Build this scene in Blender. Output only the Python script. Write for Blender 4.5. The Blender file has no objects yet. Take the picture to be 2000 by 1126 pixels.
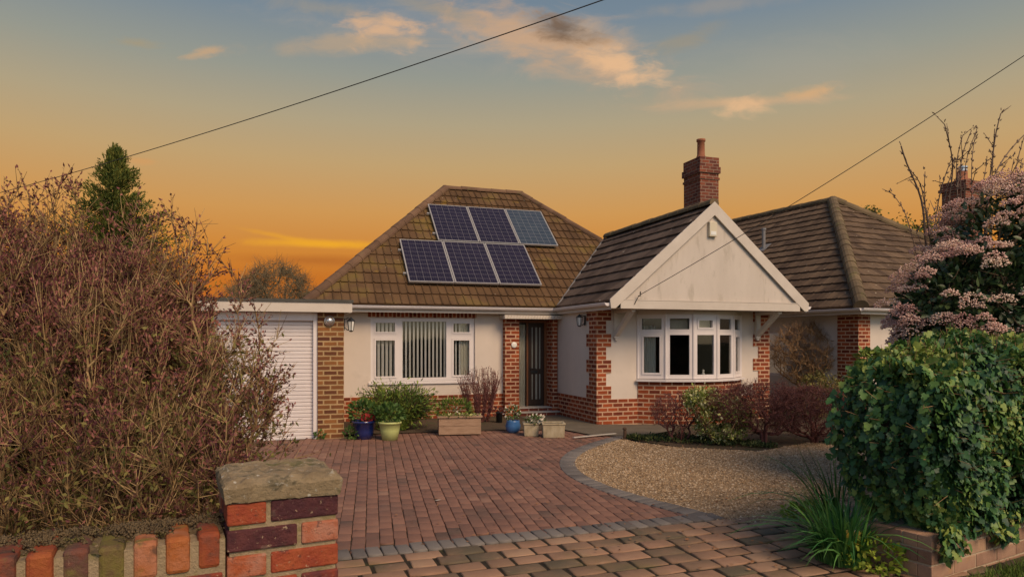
import bpy, math, random
import numpy as np
from math import sin, cos, radians, pi, sqrt
rng = np.random.default_rng(11)
random.seed(5)
S = bpy.context.scene
COL = S.collection
A = np.array
F, HY, EYE = 1350.0, 665.0, 1.65          # lens and eye height the place was measured with


def G(px, py):                             # ground point seen at a place in the photo
    Y = EYE * F / (py - HY)
    return ((px - 1000) / F * Y, Y)


def W(px, py, Y):
    return A([(px - 1000) / F * Y, Y, EYE + (HY - py) / F * Y])


# ------------------------------------------------------------------ materials
def new_mat(name):
    m = bpy.data.materials.new(name)
    m.use_nodes = True
    nt = m.node_tree
    nt.nodes.clear()
    out = nt.nodes.new('ShaderNodeOutputMaterial')
    return m, nt, out


def nd(nt, typ, **kw):
    n = nt.nodes.new(typ)
    for k, v in kw.items():
        if k.startswith('i_'):
            n.inputs[k[2:].replace('_', ' ')].default_value = v
        else:
            setattr(n, k, v)
    return n


def math_n(nt, op, a, b=None, clamp=False):
    n = nt.nodes.new('ShaderNodeMath')
    n.operation = op
    n.use_clamp = clamp
    for i, x in enumerate((a, b)):
        if x is None:
            continue
        if isinstance(x, (int, float)):
            n.inputs[i].default_value = x
        else:
            nt.links.new(x, n.inputs[i])
    return n.outputs[0]


def ramp(nt, fac, cols):
    r = nt.nodes.new('ShaderNodeValToRGB')
    e = r.color_ramp.elements
    while len(e) < len(cols):
        e.new(0.5)
    for i, c in enumerate(cols):
        if len(c) == 2:
            p, c = c
        else:
            p = i / max(1, len(cols) - 1)
        e[i].position = p
        e[i].color = (*c, 1)
    nt.links.new(fac, r.inputs[0])
    return r.outputs[0]


def mix(nt, fac, a, b, mode='MIX'):
    n = nt.nodes.new('ShaderNodeMix')
    n.data_type = 'RGBA'
    n.blend_type = mode
    for i, x in ((0, fac), (6, a), (7, b)):
        if isinstance(x, (int, float)):
            n.inputs[i].default_value = x
        elif isinstance(x, tuple):
            n.inputs[i].default_value = (*x, 1)
        else:
            nt.links.new(x, n.inputs[i])
    return n.outputs[2]


def noise(nt, vec, scale, detail=4, rough=0.6):
    n = nd(nt, 'ShaderNodeTexNoise', i_Scale=scale, i_Detail=detail, i_Roughness=rough)
    if vec is not None:
        nt.links.new(vec, n.inputs['Vector'])
    return n.outputs['Fac']


def surf(name, cols, rough=0.7, tint=0.0, nscale=6.0, namt=1.0, bump=0.0, bscale=40.0, spots=None,
         spec=0.3, metal=0.0, trans=0.0, coat=0.0, patches=None, stretch=None):
    """colour ramp driven by noise and the per-piece 'tint' attribute"""
    m, nt, out = new_mat(name)
    tc = nt.nodes.new('ShaderNodeTexCoord')
    vec = tc.outputs['Object']
    if stretch:
        mp = nd(nt, 'ShaderNodeMapping')
        mp.inputs['Scale'].default_value = stretch
        nt.links.new(vec, mp.inputs[0])
        vec = mp.outputs[0]
    fac = noise(nt, vec, nscale)
    fac = math_n(nt, 'ADD', math_n(nt, 'MULTIPLY', math_n(nt, 'SUBTRACT', fac, 0.5), 1.6 * namt), 0.5)
    if tint:
        at = nd(nt, 'ShaderNodeAttribute', attribute_name='tint')
        t = math_n(nt, 'MULTIPLY', math_n(nt, 'SUBTRACT', at.outputs['Fac'], 0.5), tint)
        fac = math_n(nt, 'ADD', fac, t, True)
    col = ramp(nt, fac, cols)
    for p in (patches or []):            # (colour, scale, threshold, softness)
        f = noise(nt, vec, p[1], 6, 0.65)
        f = math_n(nt, 'DIVIDE', math_n(nt, 'SUBTRACT', f, p[2]), p[3], True)
        col = mix(nt, math_n(nt, 'MULTIPLY', f, p[4] if len(p) > 4 else 1.0), col, p[0])
    if spots:                            # (colour, scale, size)
        v = nd(nt, 'ShaderNodeTexVoronoi', i_Scale=spots[1])
        nt.links.new(vec, v.inputs['Vector'])
        f = math_n(nt, 'LESS_THAN', v.outputs['Distance'], spots[2])
        col = mix(nt, math_n(nt, 'MULTIPLY', f, 0.8), col, spots[0])
    b = nd(nt, 'ShaderNodeBsdfPrincipled', i_Roughness=rough, i_Metallic=metal)
    b.inputs['Specular IOR Level'].default_value = spec
    b.inputs['Coat Weight'].default_value = coat
    nt.links.new(col, b.inputs['Base Color'])
    if bump:
        bn = nd(nt, 'ShaderNodeBump', i_Strength=bump, i_Distance=0.01)
        nt.links.new(noise(nt, vec, bscale, 6, 0.7), bn.inputs['Height'])
        nt.links.new(bn.outputs[0], b.inputs['Normal'])
    sh = b.outputs[0]
    if trans:
        t = nt.nodes.new('ShaderNodeBsdfTranslucent')
        nt.links.new(col, t.inputs['Color'])
        mx = nd(nt, 'ShaderNodeMixShader')
        mx.inputs[0].default_value = trans
        nt.links.new(sh, mx.inputs[1])
        nt.links.new(t.outputs[0], mx.inputs[2])
        sh = mx.outputs[0]
    nt.links.new(sh, out.inputs[0])
    return m


def brickmat(name, c1, c2, mortar, bw=0.225, rh=0.085, ms=0.012, extra=None):
    m, nt, out = new_mat(name)
    uv = nt.nodes.new('ShaderNodeUVMap')
    wob = noise(nt, uv.outputs[0], 9, 2)
    sep = nd(nt, 'ShaderNodeVectorMath', operation='ADD')
    nt.links.new(uv.outputs[0], sep.inputs[0])
    cmb = nt.nodes.new('ShaderNodeCombineXYZ')
    w = math_n(nt, 'MULTIPLY', math_n(nt, 'SUBTRACT', wob, 0.5), 0.012)
    nt.links.new(w, cmb.inputs[0]); nt.links.new(w, cmb.inputs[1])
    nt.links.new(cmb.outputs[0], sep.inputs[1])
    b = nd(nt, 'ShaderNodeTexBrick', i_Scale=1.0)
    b.inputs['Color1'].default_value = (*c1, 1)
    b.inputs['Color2'].default_value = (*c2, 1)
    b.inputs['Mortar'].default_value = (*mortar, 1)
    b.inputs['Mortar Size'].default_value = ms
    b.inputs['Mortar Smooth'].default_value = 0.25
    b.inputs['Brick Width'].default_value = bw
    b.inputs['Row Height'].default_value = rh
    b.inputs['Bias'].default_value = -0.1
    nt.links.new(sep.outputs[0], b.inputs['Vector'])
    n1 = noise(nt, uv.outputs[0], 3.0, 5)
    n2 = noise(nt, uv.outputs[0], 60.0, 4)
    v = math_n(nt, 'ADD', math_n(nt, 'MULTIPLY', n1, 0.8), math_n(nt, 'MULTIPLY', n2, 0.5))
    v = math_n(nt, 'ADD', v, 0.35)
    hsv = nt.nodes.new('ShaderNodeHueSaturation')
    nt.links.new(b.outputs['Color'], hsv.inputs['Color'])
    nt.links.new(v, hsv.inputs['Value'])
    p = nd(nt, 'ShaderNodeBsdfPrincipled', i_Roughness=0.85)
    p.inputs['Specular IOR Level'].default_value = 0.2
    nt.links.new(hsv.outputs[0], p.inputs['Base Color'])
    bn = nd(nt, 'ShaderNodeBump', i_Strength=0.6, i_Distance=0.008)
    h = math_n(nt, 'SUBTRACT', math_n(nt, 'MULTIPLY', n2, 0.4), b.outputs['Fac'])
    nt.links.new(h, bn.inputs['Height'])
    nt.links.new(bn.outputs[0], p.inputs['Normal'])
    nt.links.new(p.outputs[0], out.inputs[0])
    return m


def glassmat(name, tintc=(0.98, 0.985, 0.98)):
    m, nt, out = new_mat(name)
    t = nt.nodes.new('ShaderNodeBsdfTransparent')
    t.inputs[0].default_value = (*tintc, 1)
    g = nd(nt, 'ShaderNodeBsdfGlossy', i_Roughness=0.02)
    f = nd(nt, 'ShaderNodeFresnel', i_IOR=1.45)
    mx = nt.nodes.new('ShaderNodeMixShader')
    nt.links.new(f.outputs[0], mx.inputs[0])
    nt.links.new(t.outputs[0], mx.inputs[1])
    nt.links.new(g.outputs[0], mx.inputs[2])
    nt.links.new(mx.outputs[0], out.inputs[0])
    return m


MT = {}
MT['render'] = surf('pale_render', [(.56, .475, .40), (.69, .595, .51)], 0.9, nscale=1.3, namt=.8, bump=.25, bscale=90,
                    patches=[((.42, .36, .30), 2.5, .58, .2, .35)])
MT['render_side'] = MT['render']
MT['gable'] = surf('stained_render', [(.51, .44, .37), (.63, .55, .47)], 0.9, nscale=1.5, bump=.2, bscale=90, stretch=(1.6, 1, .5),
                   patches=[((.30, .25, .18), 2.6, .55, .18, .65), ((.24, .20, .14), 7, .62, .15, .5)])
MT['white'] = surf('white_upvc', [(.66, .595, .57), (.74, .67, .64)], 0.35, nscale=2, spec=.5)
MT['paint'] = surf('white_painted_wood', [(.52, .45, .375), (.63, .55, .465)], 0.55, nscale=3, bump=.15, bscale=30,
                   patches=[((.40, .34, .26), 5, .62, .15, .5)])
MT['soffit'] = surf('cream_soffit', [(.5, .45, .38), (.6, .54, .46)], 0.7, nscale=3)
MT['brick'] = brickmat('red_brick', (.33, .072, .024), (.11, .022, .014), (.52, .32, .20), ms=.0145)
MT['brick_dark'] = brickmat('dark_red_brick', (.22, .05, .03), (.11, .03, .02), (.36, .26, .2))
MT['brick_yellow'] = brickmat('brown_yellow_brick', (.25, .105, .034), (.085, .028, .018), (.38, .25, .12), rh=.082, ms=.014)
MT['brick_chimney'] = brickmat('chimney_brick', (.22, .065, .035), (.10, .032, .024), (.26, .17, .12), bw=.2, rh=.075, ms=.01)
MT['tile_main'] = surf('mossy_brown_tile', [(.065, .037, .020), (.125, .071, .035), (.18, .108, .054)], .9, tint=.28, nscale=1.1, namt=1.0,
                       bump=.5, bscale=50, spots=((.45, .40, .30), 4.5, .05), spec=.15,
                       patches=[((.165, .12, .024), 1.1, .52, .16, .65), ((.27, .165, .022), 1.9, .61, .1, .65), ((.05, .03, .02), 3.2, .6, .15, .6)])
MT['tile_wing'] = surf('dark_brown_tile', [(.060, .040, .030), (.105, .072, .054), (.16, .112, .082)], .9, tint=.6, nscale=2.5,
                       bump=.5, bscale=50, spots=((.50, .44, .36), 2.6, .07), spec=.15,
                       patches=[((.13, .09, .055), 3, .6, .15, .5)])
MT['tile_near'] = surf('weathered_brown_tile', [(.065, .042, .029), (.12, .080, .052), (.18, .12, .075)], .9, tint=.6, nscale=1.8,
                       bump=.5, bscale=50, spots=((.44, .36, .26), 3.2, .06), spec=.15,
                       patches=[((.21, .14, .075), 2, .6, .12, .6)])
MT['hip'] = surf('hip_tile_clay', [(.10, .055, .032), (.19, .11, .065)], .9, tint=.6, nscale=3, bump=.4, bscale=40,
                 patches=[((.16, .14, .06), 4, .58, .15, .6)])
MT['ridge'] = surf('ridge_tile_mossy', [(.10, .07, .04), (.20, .14, .075)], .9, tint=.6, nscale=3, bump=.4, bscale=40,
                   patches=[((.13, .13, .035), 4, .55, .15, .6)])
MT['lead'] = surf('lead_flashing', [(.16, .15, .15), (.25, .24, .23)], .6, nscale=4)
MT['felt'] = surf('roofing_felt', [(.055, .052, .045), (.10, .095, .08)], .95, nscale=4, bump=.5, bscale=120)
MT['clay'] = surf('clay_pot', [(.24, .085, .045), (.36, .14, .07)], .8, nscale=5, bump=.3)
MT['cap'] = surf('weathered_concrete', [(.14, .10, .056), (.29, .215, .125), (.42, .335, .215)], .95, nscale=12, bump=1.0, bscale=75,
                 spots=((.50, .46, .38), 22, .12), patches=[((.07, .06, .035), 12, .52, .12, .8), ((.40, .36, .29), 45, .60, .06, .8), ((.14, .13, .035), 6, .56, .12, .6)])
MT['pier_brick'] = surf('old_brick', [(.065, .018, .022), (.12, .034, .032), (.29, .052, .022), (.37, .088, .030), (.42, .18, .115)], .7, tint=1.0,
                        nscale=17, namt=.55, bump=.9, bscale=55, spec=.3,
                        patches=[((.46, .31, .23), 13, .62, .10, .5), ((.07, .035, .03), 26, .58, .08, .75), ((.46, .33, .2), 60, .62, .05, .7)])
MT['coping_brick'] = surf('mossy_coping_brick', [(.16, .13, .028), (.12, .055, .04), (.26, .056, .021), (.36, .108, .027), (.40, .165, .09)], .7, tint=1.0,
                          nscale=12, namt=.5, bump=.7, bscale=60, spec=.3,
                          patches=[((.17, .15, .03), 9, .56, .12, .75), ((.06, .04, .028), 13, .54, .12, .75), ((.46, .35, .24), 40, .66, .06, .5)])
MT['moss'] = surf('earthy_moss', [(.07, .048, .026), (.15, .105, .055), (.24, .17, .09)], 1, nscale=18, bump=1, bscale=70, patches=[((.12, .12, .02), 7, .55, .1, .8)])
MT['mortar'] = surf('sandy_mortar', [(.26, .19, .11), (.44, .33, .20)], .95, nscale=40, bump=.9, bscale=120,
                    patches=[((.15, .14, .02), 8, .55, .12, .8)])
MT['pink_brick'] = surf('pinkish_walling', [(.20, .11, .07), (.33, .19, .125), (.43, .27, .165)], .85, tint=.9, nscale=12, namt=.5, bump=.5, bscale=70,
                        patches=[((.42, .24, .10), 7, .58, .15, .5)])
MT['mortar_pink'] = surf('pale_mortar', [(.40, .30, .2), (.5, .38, .26)], .95, nscale=30, bump=.5)
MT['paver'] = surf('red_block_paving', [(.105, .072, .055), (.195, .102, .073), (.25, .128, .088), (.315, .185, .128)], .72, tint=.62, nscale=1.3, namt=.75,
                   bump=.5, bscale=130, spec=.3, patches=[((.19, .13, .10), 1.2, .56, .2, .55), ((.10, .085, .08), 8, .64, .08, .6)])
MT['blue_block'] = surf('blue_grey_block', [(.11, .095, .085), (.17, .15, .135), (.22, .19, .165)], .75, tint=.8, nscale=4, namt=.5, bump=.5, bscale=120)
MT['cobble'] = surf('brown_sett', [(.115, .09, .055), (.22, .135, .082), (.31, .175, .108), (.37, .23, .142)], .72, tint=.9, nscale=2.0, namt=.9, bump=.7,
                    bscale=60, spec=.35, patches=[((.14, .12, .04), 1.1, .55, .15, .6), ((.30, .22, .15), 16, .62, .1, .5)])
MT['sand'] = surf('joint_sand', [(.045, .034, .024), (.10, .077, .05)], 1, nscale=8, bump=.5, patches=[((.06, .065, .012), 2.2, .56, .12, .8)])
MT['joint'] = surf('dark_mossy_joint', [(.016, .012, .008), (.04, .03, .018)], 1, nscale=9, bump=.5, patches=[((.05, .055, .012), 2.2, .56, .12, .8)])
MT['gravel'] = surf('gravel', [(.13, .088, .05), (.32, .215, .12), (.48, .35, .22)], .95, nscale=70, namt=1.5, bump=1, bscale=90,
                    patches=[((.12, .11, .035), .8, .60, .15, .5)])
MT['pebble'] = surf('pebble', [(.15, .095, .05), (.32, .205, .105), (.43, .285, .155), (.56, .43, .29)], .8, tint=1.1, nscale=1.2, namt=.35)
MT['soil'] = surf('dark_soil', [(.05, .034, .02), (.11, .075, .045)], 1, nscale=12, bump=1, bscale=40, patches=[((.04, .055, .015), 2, .56, .1, .8)])
MT['ground'] = surf('earth_and_grass', [(.03, .035, .012), (.055, .06, .02), (.08, .07, .035)], 1, nscale=1, bump=.8, bscale=30)
MT['concrete'] = surf('path_concrete', [(.10, .082, .06), (.17, .14, .10)], .95, nscale=2.5, bump=.5, bscale=70)
MT['strip'] = surf('pale_concrete_edge', [(.42, .38, .32), (.55, .5, .44)], .9, nscale=8)
MT['slat'] = surf('blind_slat', [(.62, .58, .52), (.74, .70, .63)], .8, nscale=2, trans=.0)
MT['curtain'] = surf('cream_curtain', [(.62, .58, .46), (.76, .72, .59)], .9, nscale=3, trans=.15)
MT['roller'] = surf('beige_roller_blind', [(.42, .37, .27), (.52, .46, .35)], .9, nscale=3)
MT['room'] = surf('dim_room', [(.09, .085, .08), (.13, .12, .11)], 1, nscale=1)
MT['glass'] = glassmat('window_glass')
MT['door'] = surf('dark_wood_door', [(.028, .016, .011), (.05, .028, .018)], .45, nscale=6, stretch=(8, 8, .6), spec=.4)
MT['oak'] = surf('brown_door_frame', [(.15, .055, .02), (.25, .095, .035)], .5, nscale=4, stretch=(6, 6, .8), spec=.4)
MT['frosted'] = surf('frosted_glass', [(.22, .22, .19), (.33, .33, .28)], .3, nscale=6, spec=.5)
MT['black'] = surf('black_metal', [(.012, .012, .013), (.03, .03, .03)], .45, nscale=8, spec=.5)
MT['chrome'] = surf('brushed_steel', [(.55, .53, .5), (.7, .68, .65)], .25, nscale=10, metal=.8)
MT['opal'] = surf('opal_glass', [(.7, .68, .62), (.8, .77, .7)], .25, nscale=4, spec=.5)
MT['alu'] = surf('panel_frame_aluminium', [(.40, .37, .34), (.52, .49, .45)], .4, nscale=5, metal=.35)
MT['beigebox'] = surf('beige_plastic', [(.58, .50, .36), (.66, .58, .43)], .5, nscale=5)
MT['timber'] = surf('weathered_timber', [(.20, .12, .075), (.33, .21, .135), (.42, .28, .19)], .85, nscale=3, stretch=(1.5, 6, 14), bump=.5, bscale=10)
MT['blueglaze'] = surf('blue_glaze', [(.006, .012, .075), (.015, .03, .16)], .15, nscale=4, spec=.6, coat=.5)
MT['midblue'] = surf('mid_blue_glaze', [(.03, .10, .26), (.06, .17, .38)], .3, nscale=5, spec=.5)
MT['limepot'] = surf('pale_green_plastic', [(.42, .46, .16), (.52, .55, .22)], .45, nscale=4)
MT['stone'] = surf('trough_stone', [(.22, .17, .10), (.38, .31, .20), (.50, .43, .30)], .95, nscale=10, bump=.9, bscale=50, stretch=(1, 1, .4))
MT['wire'] = surf('black_cable', [(.035, .030, .026), (.05, .045, .04)], .6, nscale=3)
MT['wood_post'] = surf('old_post', [(.06, .035, .022), (.12, .07, .045)], .9, nscale=9, stretch=(5, 5, 1))
# plants
MT['twig_bush'] = surf('tan_twig', [(.10, .056, .030), (.26, .158, .068), (.52, .36, .165)], .8, tint=1.15, nscale=1.6, namt=.8)
MT['bud_bush'] = surf('purple_bud', [(.065, .020, .027), (.19, .060, .058), (.38, .155, .115)], .75, tint=1.0, nscale=1.4, namt=.6, trans=.15)
MT['olive_leaf'] = surf('olive_leaf', [(.075, .075, .018), (.16, .145, .036), (.27, .22, .065)], .7, tint=1.0, nscale=3, namt=.5, trans=.2)
MT['conifer'] = surf('conifer_spray', [(.04, .075, .016), (.13, .155, .028), (.25, .225, .045)], .8, tint=.9, nscale=1.8, namt=.9, trans=.2)
MT['bark'] = surf('brown_bark', [(.05, .033, .02), (.13, .088, .05)], .95, tint=.6, nscale=8, bump=.5)
MT['far_twig'] = surf('far_twig', [(.13, .10, .06), (.22, .165, .09)], .95, tint=.8, nscale=1)
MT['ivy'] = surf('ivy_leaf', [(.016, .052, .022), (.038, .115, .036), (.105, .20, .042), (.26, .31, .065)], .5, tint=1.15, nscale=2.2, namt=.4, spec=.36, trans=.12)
MT['ivy_vein'] = MT['ivy']
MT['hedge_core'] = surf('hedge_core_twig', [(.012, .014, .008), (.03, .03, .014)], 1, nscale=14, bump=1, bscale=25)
MT['vib_leaf'] = surf('viburnum_leaf', [(.014, .036, .016), (.035, .075, .026), (.09, .12, .04)], .4, tint=1.0, nscale=2, namt=.4, spec=.5, trans=.1)
MT['vib_flower'] = surf('pink_flower', [(.60, .32, .29), (.84, .56, .47), (.92, .74, .58)], .8, tint=.9, nscale=2.5, namt=.8, trans=.25)
MT['maple_twig'] = surf('maroon_twig', [(.075, .026, .024), (.17, .060, .052), (.26, .115, .085)], .8, tint=1.0, nscale=3, namt=.6)
MT['maple_leaf'] = surf('maroon_leaf', [(.07, .022, .026), (.15, .052, .05), (.24, .10, .075)], .8, tint=1.0, nscale=3, namt=.5, trans=.2)
MT['brown_twig'] = surf('brown_twig', [(.13, .072, .038), (.28, .16, .078), (.42, .26, .125)], .85, tint=1.0, nscale=2, namt=.6)
MT['grey_twig'] = surf('grey_brown_twig', [(.075, .05, .038), (.15, .10, .075), (.24, .17, .13)], .85, tint=1.0, nscale=2, namt=.6)
MT['cover'] = surf('dark_cover_leaf', [(.018, .035, .012), (.05, .075, .022), (.12, .13, .04)], .7, tint=1.1, nscale=3, namt=.5, trans=.15)
MT['varieg'] = surf('variegated_leaf', [(.13, .19, .03), (.32, .36, .075), (.55, .54, .18), (.70, .67, .36)], .6, tint=1.3, nscale=6, namt=.4, trans=.2)
MT['green_leaf'] = surf('fresh_green_leaf', [(.03, .07, .015), (.07, .14, .03), (.14, .22, .05)], .55, tint=1.1, nscale=3, namt=.4, trans=.2)
MT['juniper'] = surf('juniper_spray', [(.045, .09, .016), (.13, .20, .030), (.28, .32, .05)], .7, tint=1.0, nscale=2.6, namt=.7, trans=.15)
MT['blade'] = surf('daffodil_blade', [(.020, .085, .022), (.05, .17, .036), (.14, .30, .07)], .42, tint=1.0, nscale=2, namt=.4, spec=.45, trans=.2)
MT['lime_leaf'] = surf('lime_leaf', [(.08, .15, .015), (.20, .28, .028), (.36, .40, .06)], .6, tint=1.1, nscale=5, namt=.4, trans=.25)
MT['whitefl'] = surf('cream_petal', [(.55, .48, .38), (.74, .68, .56)], .7, tint=.8, nscale=5)
MT['redfl'] = surf('red_petal', [(.32, .03, .035), (.5, .07, .06)], .6, tint=.8, nscale=5)
MT['yellowfl'] = surf('yellow_petal', [(.55, .36, .05), (.68, .5, .12)], .6, tint=.8, nscale=5)
MT['grass'] = surf('grass_blade', [(.05, .10, .015), (.11, .18, .025), (.20, .25, .045)], .7, tint=1.0, nscale=3, namt=.5, trans=.2)
MT['dry'] = surf('dry_leaf', [(.16, .07, .03), (.30, .15, .07)], .8, tint=1, nscale=6)


def solar_mat(name='solar_cells', c=((.014, .010, .017), (.021, .015, .025)), l=(.17, .155, .155)):
    m, nt, out = new_mat(name)
    uv = nt.nodes.new('ShaderNodeUVMap')
    b = nd(nt, 'ShaderNodeTexBrick', i_Scale=1.0, offset=0.0)
    b.inputs['Color1'].default_value = (*c[0], 1)
    b.inputs['Color2'].default_value = (*c[1], 1)
    b.inputs['Mortar'].default_value = (*l, 1)
    b.inputs['Mortar Size'].default_value = .0045
    b.inputs['Mortar Smooth'].default_value = .1
    b.inputs['Brick Width'].default_value = .155
    b.inputs['Row Height'].default_value = .155
    nt.links.new(uv.outputs[0], b.inputs['Vector'])
    b2 = nd(nt, 'ShaderNodeTexBrick', i_Scale=1.0, offset=0.0)
    b2.inputs['Mortar Size'].default_value = .0016
    b2.inputs['Brick Width'].default_value = .0517
    b2.inputs['Row Height'].default_value = .155
    nt.links.new(uv.outputs[0], b2.inputs['Vector'])
    tc = nt.nodes.new('ShaderNodeTexCoord')
    n = noise(nt, tc.outputs['Object'], 2.0, 3)
    col = mix(nt, math_n(nt, 'MULTIPLY', b2.outputs['Fac'], .4), b.outputs['Color'], (.16, .155, .17))
    col = mix(nt, math_n(nt, 'MULTIPLY', n, .4), col, (.035, .020, .045))
    p = nd(nt, 'ShaderNodeBsdfPrincipled', i_Roughness=.12)
    p.inputs['Specular IOR Level'].default_value = .5
    nt.links.new(col, p.inputs['Base Color'])
    nt.links.new(p.outputs[0], out.inputs[0])
    return m


MT['solar'] = solar_mat()
MT['solar_sky_sheen'] = solar_mat('sky_sheen_solar_cells', ((.040, .060, .075), (.055, .075, .09)), (.22, .23, .23))  # lighter blue-grey cells: one panel's sky reflection painted into the colour


# ------------------------------------------------------------------ scene objects
def tag(o, label=None, cat=None, group=None, kind=None):
    if label: o['label'] = label
    if cat: o['category'] = cat
    if group: o['group'] = group
    if kind: o['kind'] = kind
    return o


def thing(name, label, cat, loc=(0, 0, 0), rz=0, group=None):
    o = bpy.data.objects.new(name, None)
    o.empty_display_size = .2
    COL.objects.link(o)
    o.location = loc
    o.rotation_euler = (0, 0, rz)
    return tag(o, label, cat, group)


def link_mesh(name, me, mat, parent=None):
    o = bpy.data.objects.new(name, me)
    COL.objects.link(o)
    me.materials.append(mat)
    if parent is not None:
        o.parent = parent
    return o


class MB:
    """collects faces for ONE mesh object"""
    def __init__(s):
        s.v, s.f, s.t, s.uv = [], [], [], []

    def face(s, pts, tint=.5, uv=None):
        i = len(s.v)
        pts = [A(p, float) for p in pts]
        s.v += pts
        s.f.append(list(range(i, i + len(pts))))
        s.t.append(tint)
        if uv is None:
            n = np.cross(pts[1] - pts[0], pts[2] - pts[0])
            ln = np.linalg.norm(n)
            n = n / ln if ln > 1e-12 else A([0, 0, 1.])
            if abs(n[2]) > .9:
                uv = [(p[0], p[1]) for p in pts]
            else:
                u = A([-n[1], n[0], 0]); u /= np.linalg.norm(u)
                if abs(u[0]) > abs(u[1]):
                    u = u * np.sign(u[0])
                else:
                    u = u * np.sign(u[1])
                w = np.cross(n, u)
                if w[2] < 0: w = -w
                uv = [(float(p @ u), float(p @ w)) for p in pts]
        s.uv.append(uv)

    def hexa(s, c, tint=.5):              # 8 corners: bottom loop 0-3, top loop 4-7
        for q in ((3, 2, 1, 0), (4, 5, 6, 7), (0, 1, 5, 4), (1, 2, 6, 5), (2, 3, 7, 6), (3, 0, 4, 7)):
            s.face([c[k] for k in q], tint)

    def box(s, x0, x1, y0, y1, z0, z1, tint=.5):
        s.hexa([(x0, y0, z0), (x1, y0, z0), (x1, y1, z0), (x0, y1, z0), (x0, y0, z1), (x1, y0, z1), (x1, y1, z1), (x0, y1, z1)], tint)

    def obox(s, O, U, V, N, a0, a1, b0, b1, d0, d1, tint=.5):
        P = lambda a, b, d: A(O) + A(U) * a + A(V) * b + A(N) * d
        s.hexa([P(a0, b0, d1), P(a1, b0, d1), P(a1, b0, d0), P(a0, b0, d0), P(a0, b1, d1), P(a1, b1, d1), P(a1, b1, d0), P(a0, b1, d0)], tint)

    def prism(s, poly, ext, tint=.5):     # planar polygon pushed along ext
        poly = [A(p, float) for p in poly]
        e = A(ext, float)
        s.face(poly, tint)
        s.face([p + e for p in reversed(poly)], tint)
        n = len(poly)
        for i in range(n):
            j = (i + 1) % n
            s.face([poly[j], poly[i], poly[i] + e, poly[j] + e], tint)

    def tube(s, pts, r, n=8, tint=.5, caps=True, arc=(0, 2 * pi), up=(0, 0, 1)):
        pts = [A(p, float) for p in pts]
        if not hasattr(r, '__len__'):
            r = [r] * len(pts)
        rings = []
        full = abs(arc[1] - arc[0] - 2 * pi) < 1e-6
        for i, p in enumerate(pts):
            d = pts[min(i + 1, len(pts) - 1)] - pts[max(i - 1, 0)]
            d = d / (np.linalg.norm(d) + 1e-12)
            a = np.cross(d, A(up, float))
            if np.linalg.norm(a) < 1e-4:
                a = np.cross(d, A([0, 1., 0]))
            a /= np.linalg.norm(a)
            b = np.cross(a, d)
            m = n if full else n + 1
            rings.append([p + r[i] * (cos(arc[0] + (arc[1] - arc[0]) * k / n) * a + sin(arc[0] + (arc[1] - arc[0]) * k / n) * b) for k in range(m)])
        for i in range(len(rings) - 1):
            m = len(rings[i])
            for k in range(m if full else m - 1):
                l = (k + 1) % m
                s.face([rings[i][k], rings[i][l], rings[i + 1][l], rings[i + 1][k]], tint)
        if caps:
            s.face(list(reversed(rings[0])), tint)
            s.face(rings[-1], tint)

    def lathe(s, prof, n=24, c=(0, 0, 0), tint=.5):
        c = A(c, float)
        for (r0, z0), (r1, z1) in zip(prof[:-1], prof[1:]):
            for k in range(n):
                a, b = 2 * pi * k / n, 2 * pi * (k + 1) / n
                q = [c + A([r0 * cos(a), r0 * sin(a), z0]), c + A([r0 * cos(b), r0 * sin(b), z0]),
                     c + A([r1 * cos(b), r1 * sin(b), z1]), c + A([r1 * cos(a), r1 * sin(a), z1])]
                if r0 < 1e-5: q = [q[0], q[2], q[3]]
                elif r1 < 1e-5: q = [q[0], q[1], q[2]]
                s.face(q, tint)

    def build(s, name, mat, parent=None, smooth=False, bevel=0):
        me = bpy.data.meshes.new(name)
        me.from_pydata([tuple(p) for p in s.v], [], s.f)
        ul = me.uv_layers.new(name='UVMap')
        ul.data.foreach_set('uv', A([c for f in s.uv for c in f], np.float32).ravel())
        at = me.attributes.new('tint', 'FLOAT', 'FACE')
        at.data.foreach_set('value', A(s.t, np.float32))
        if smooth:
            import bmesh
            bm = bmesh.new(); bm.from_mesh(me)
            bmesh.ops.remove_doubles(bm, verts=bm.verts, dist=1e-5)
            bm.to_mesh(me); bm.free()
            me.polygons.foreach_set('use_smooth', [True] * len(me.polygons))
        o = link_mesh(name, me, mat, parent)
        if bevel:
            import bmesh
            bm = bmesh.new(); bm.from_mesh(me)
            bmesh.ops.remove_doubles(bm, verts=bm.verts, dist=1e-5)
            bm.to_mesh(me); bm.free()
            b = o.modifiers.new('bevel', 'BEVEL')
            b.width = bevel; b.segments = 2; b.limit_method = 'ANGLE'; b.angle_limit = .6
        return o


def np_mesh(name, V, Fc, tint, mat, parent=None, smooth=False):
    """V (n,3); Fc (m,k) constant face size"""
    me = bpy.data.meshes.new(name)
    n, (m, k) = len(V), Fc.shape
    me.vertices.add(n)
    me.vertices.foreach_set('co', V.astype(np.float32).ravel())
    me.loops.add(m * k)
    me.loops.foreach_set('vertex_index', Fc.astype(np.int32).ravel())
    me.polygons.add(m)
    me.polygons.foreach_set('loop_start', np.arange(0, m * k, k, dtype=np.int32))
    me.polygons.foreach_set('loop_total', np.full(m, k, np.int32))
    me.update(calc_edges=True)
    at = me.attributes.new('tint', 'FLOAT', 'FACE')
    at.data.foreach_set('value', tint.astype(np.float32))
    if smooth:
        me.polygons.foreach_set('use_smooth', np.ones(m, bool))
    return link_mesh(name, me, mat, parent)


# ------------------------------------------------------------------ plant tools
def unit(v):
    return v / (np.linalg.norm(v, axis=-1, keepdims=True) + 1e-9)


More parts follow.
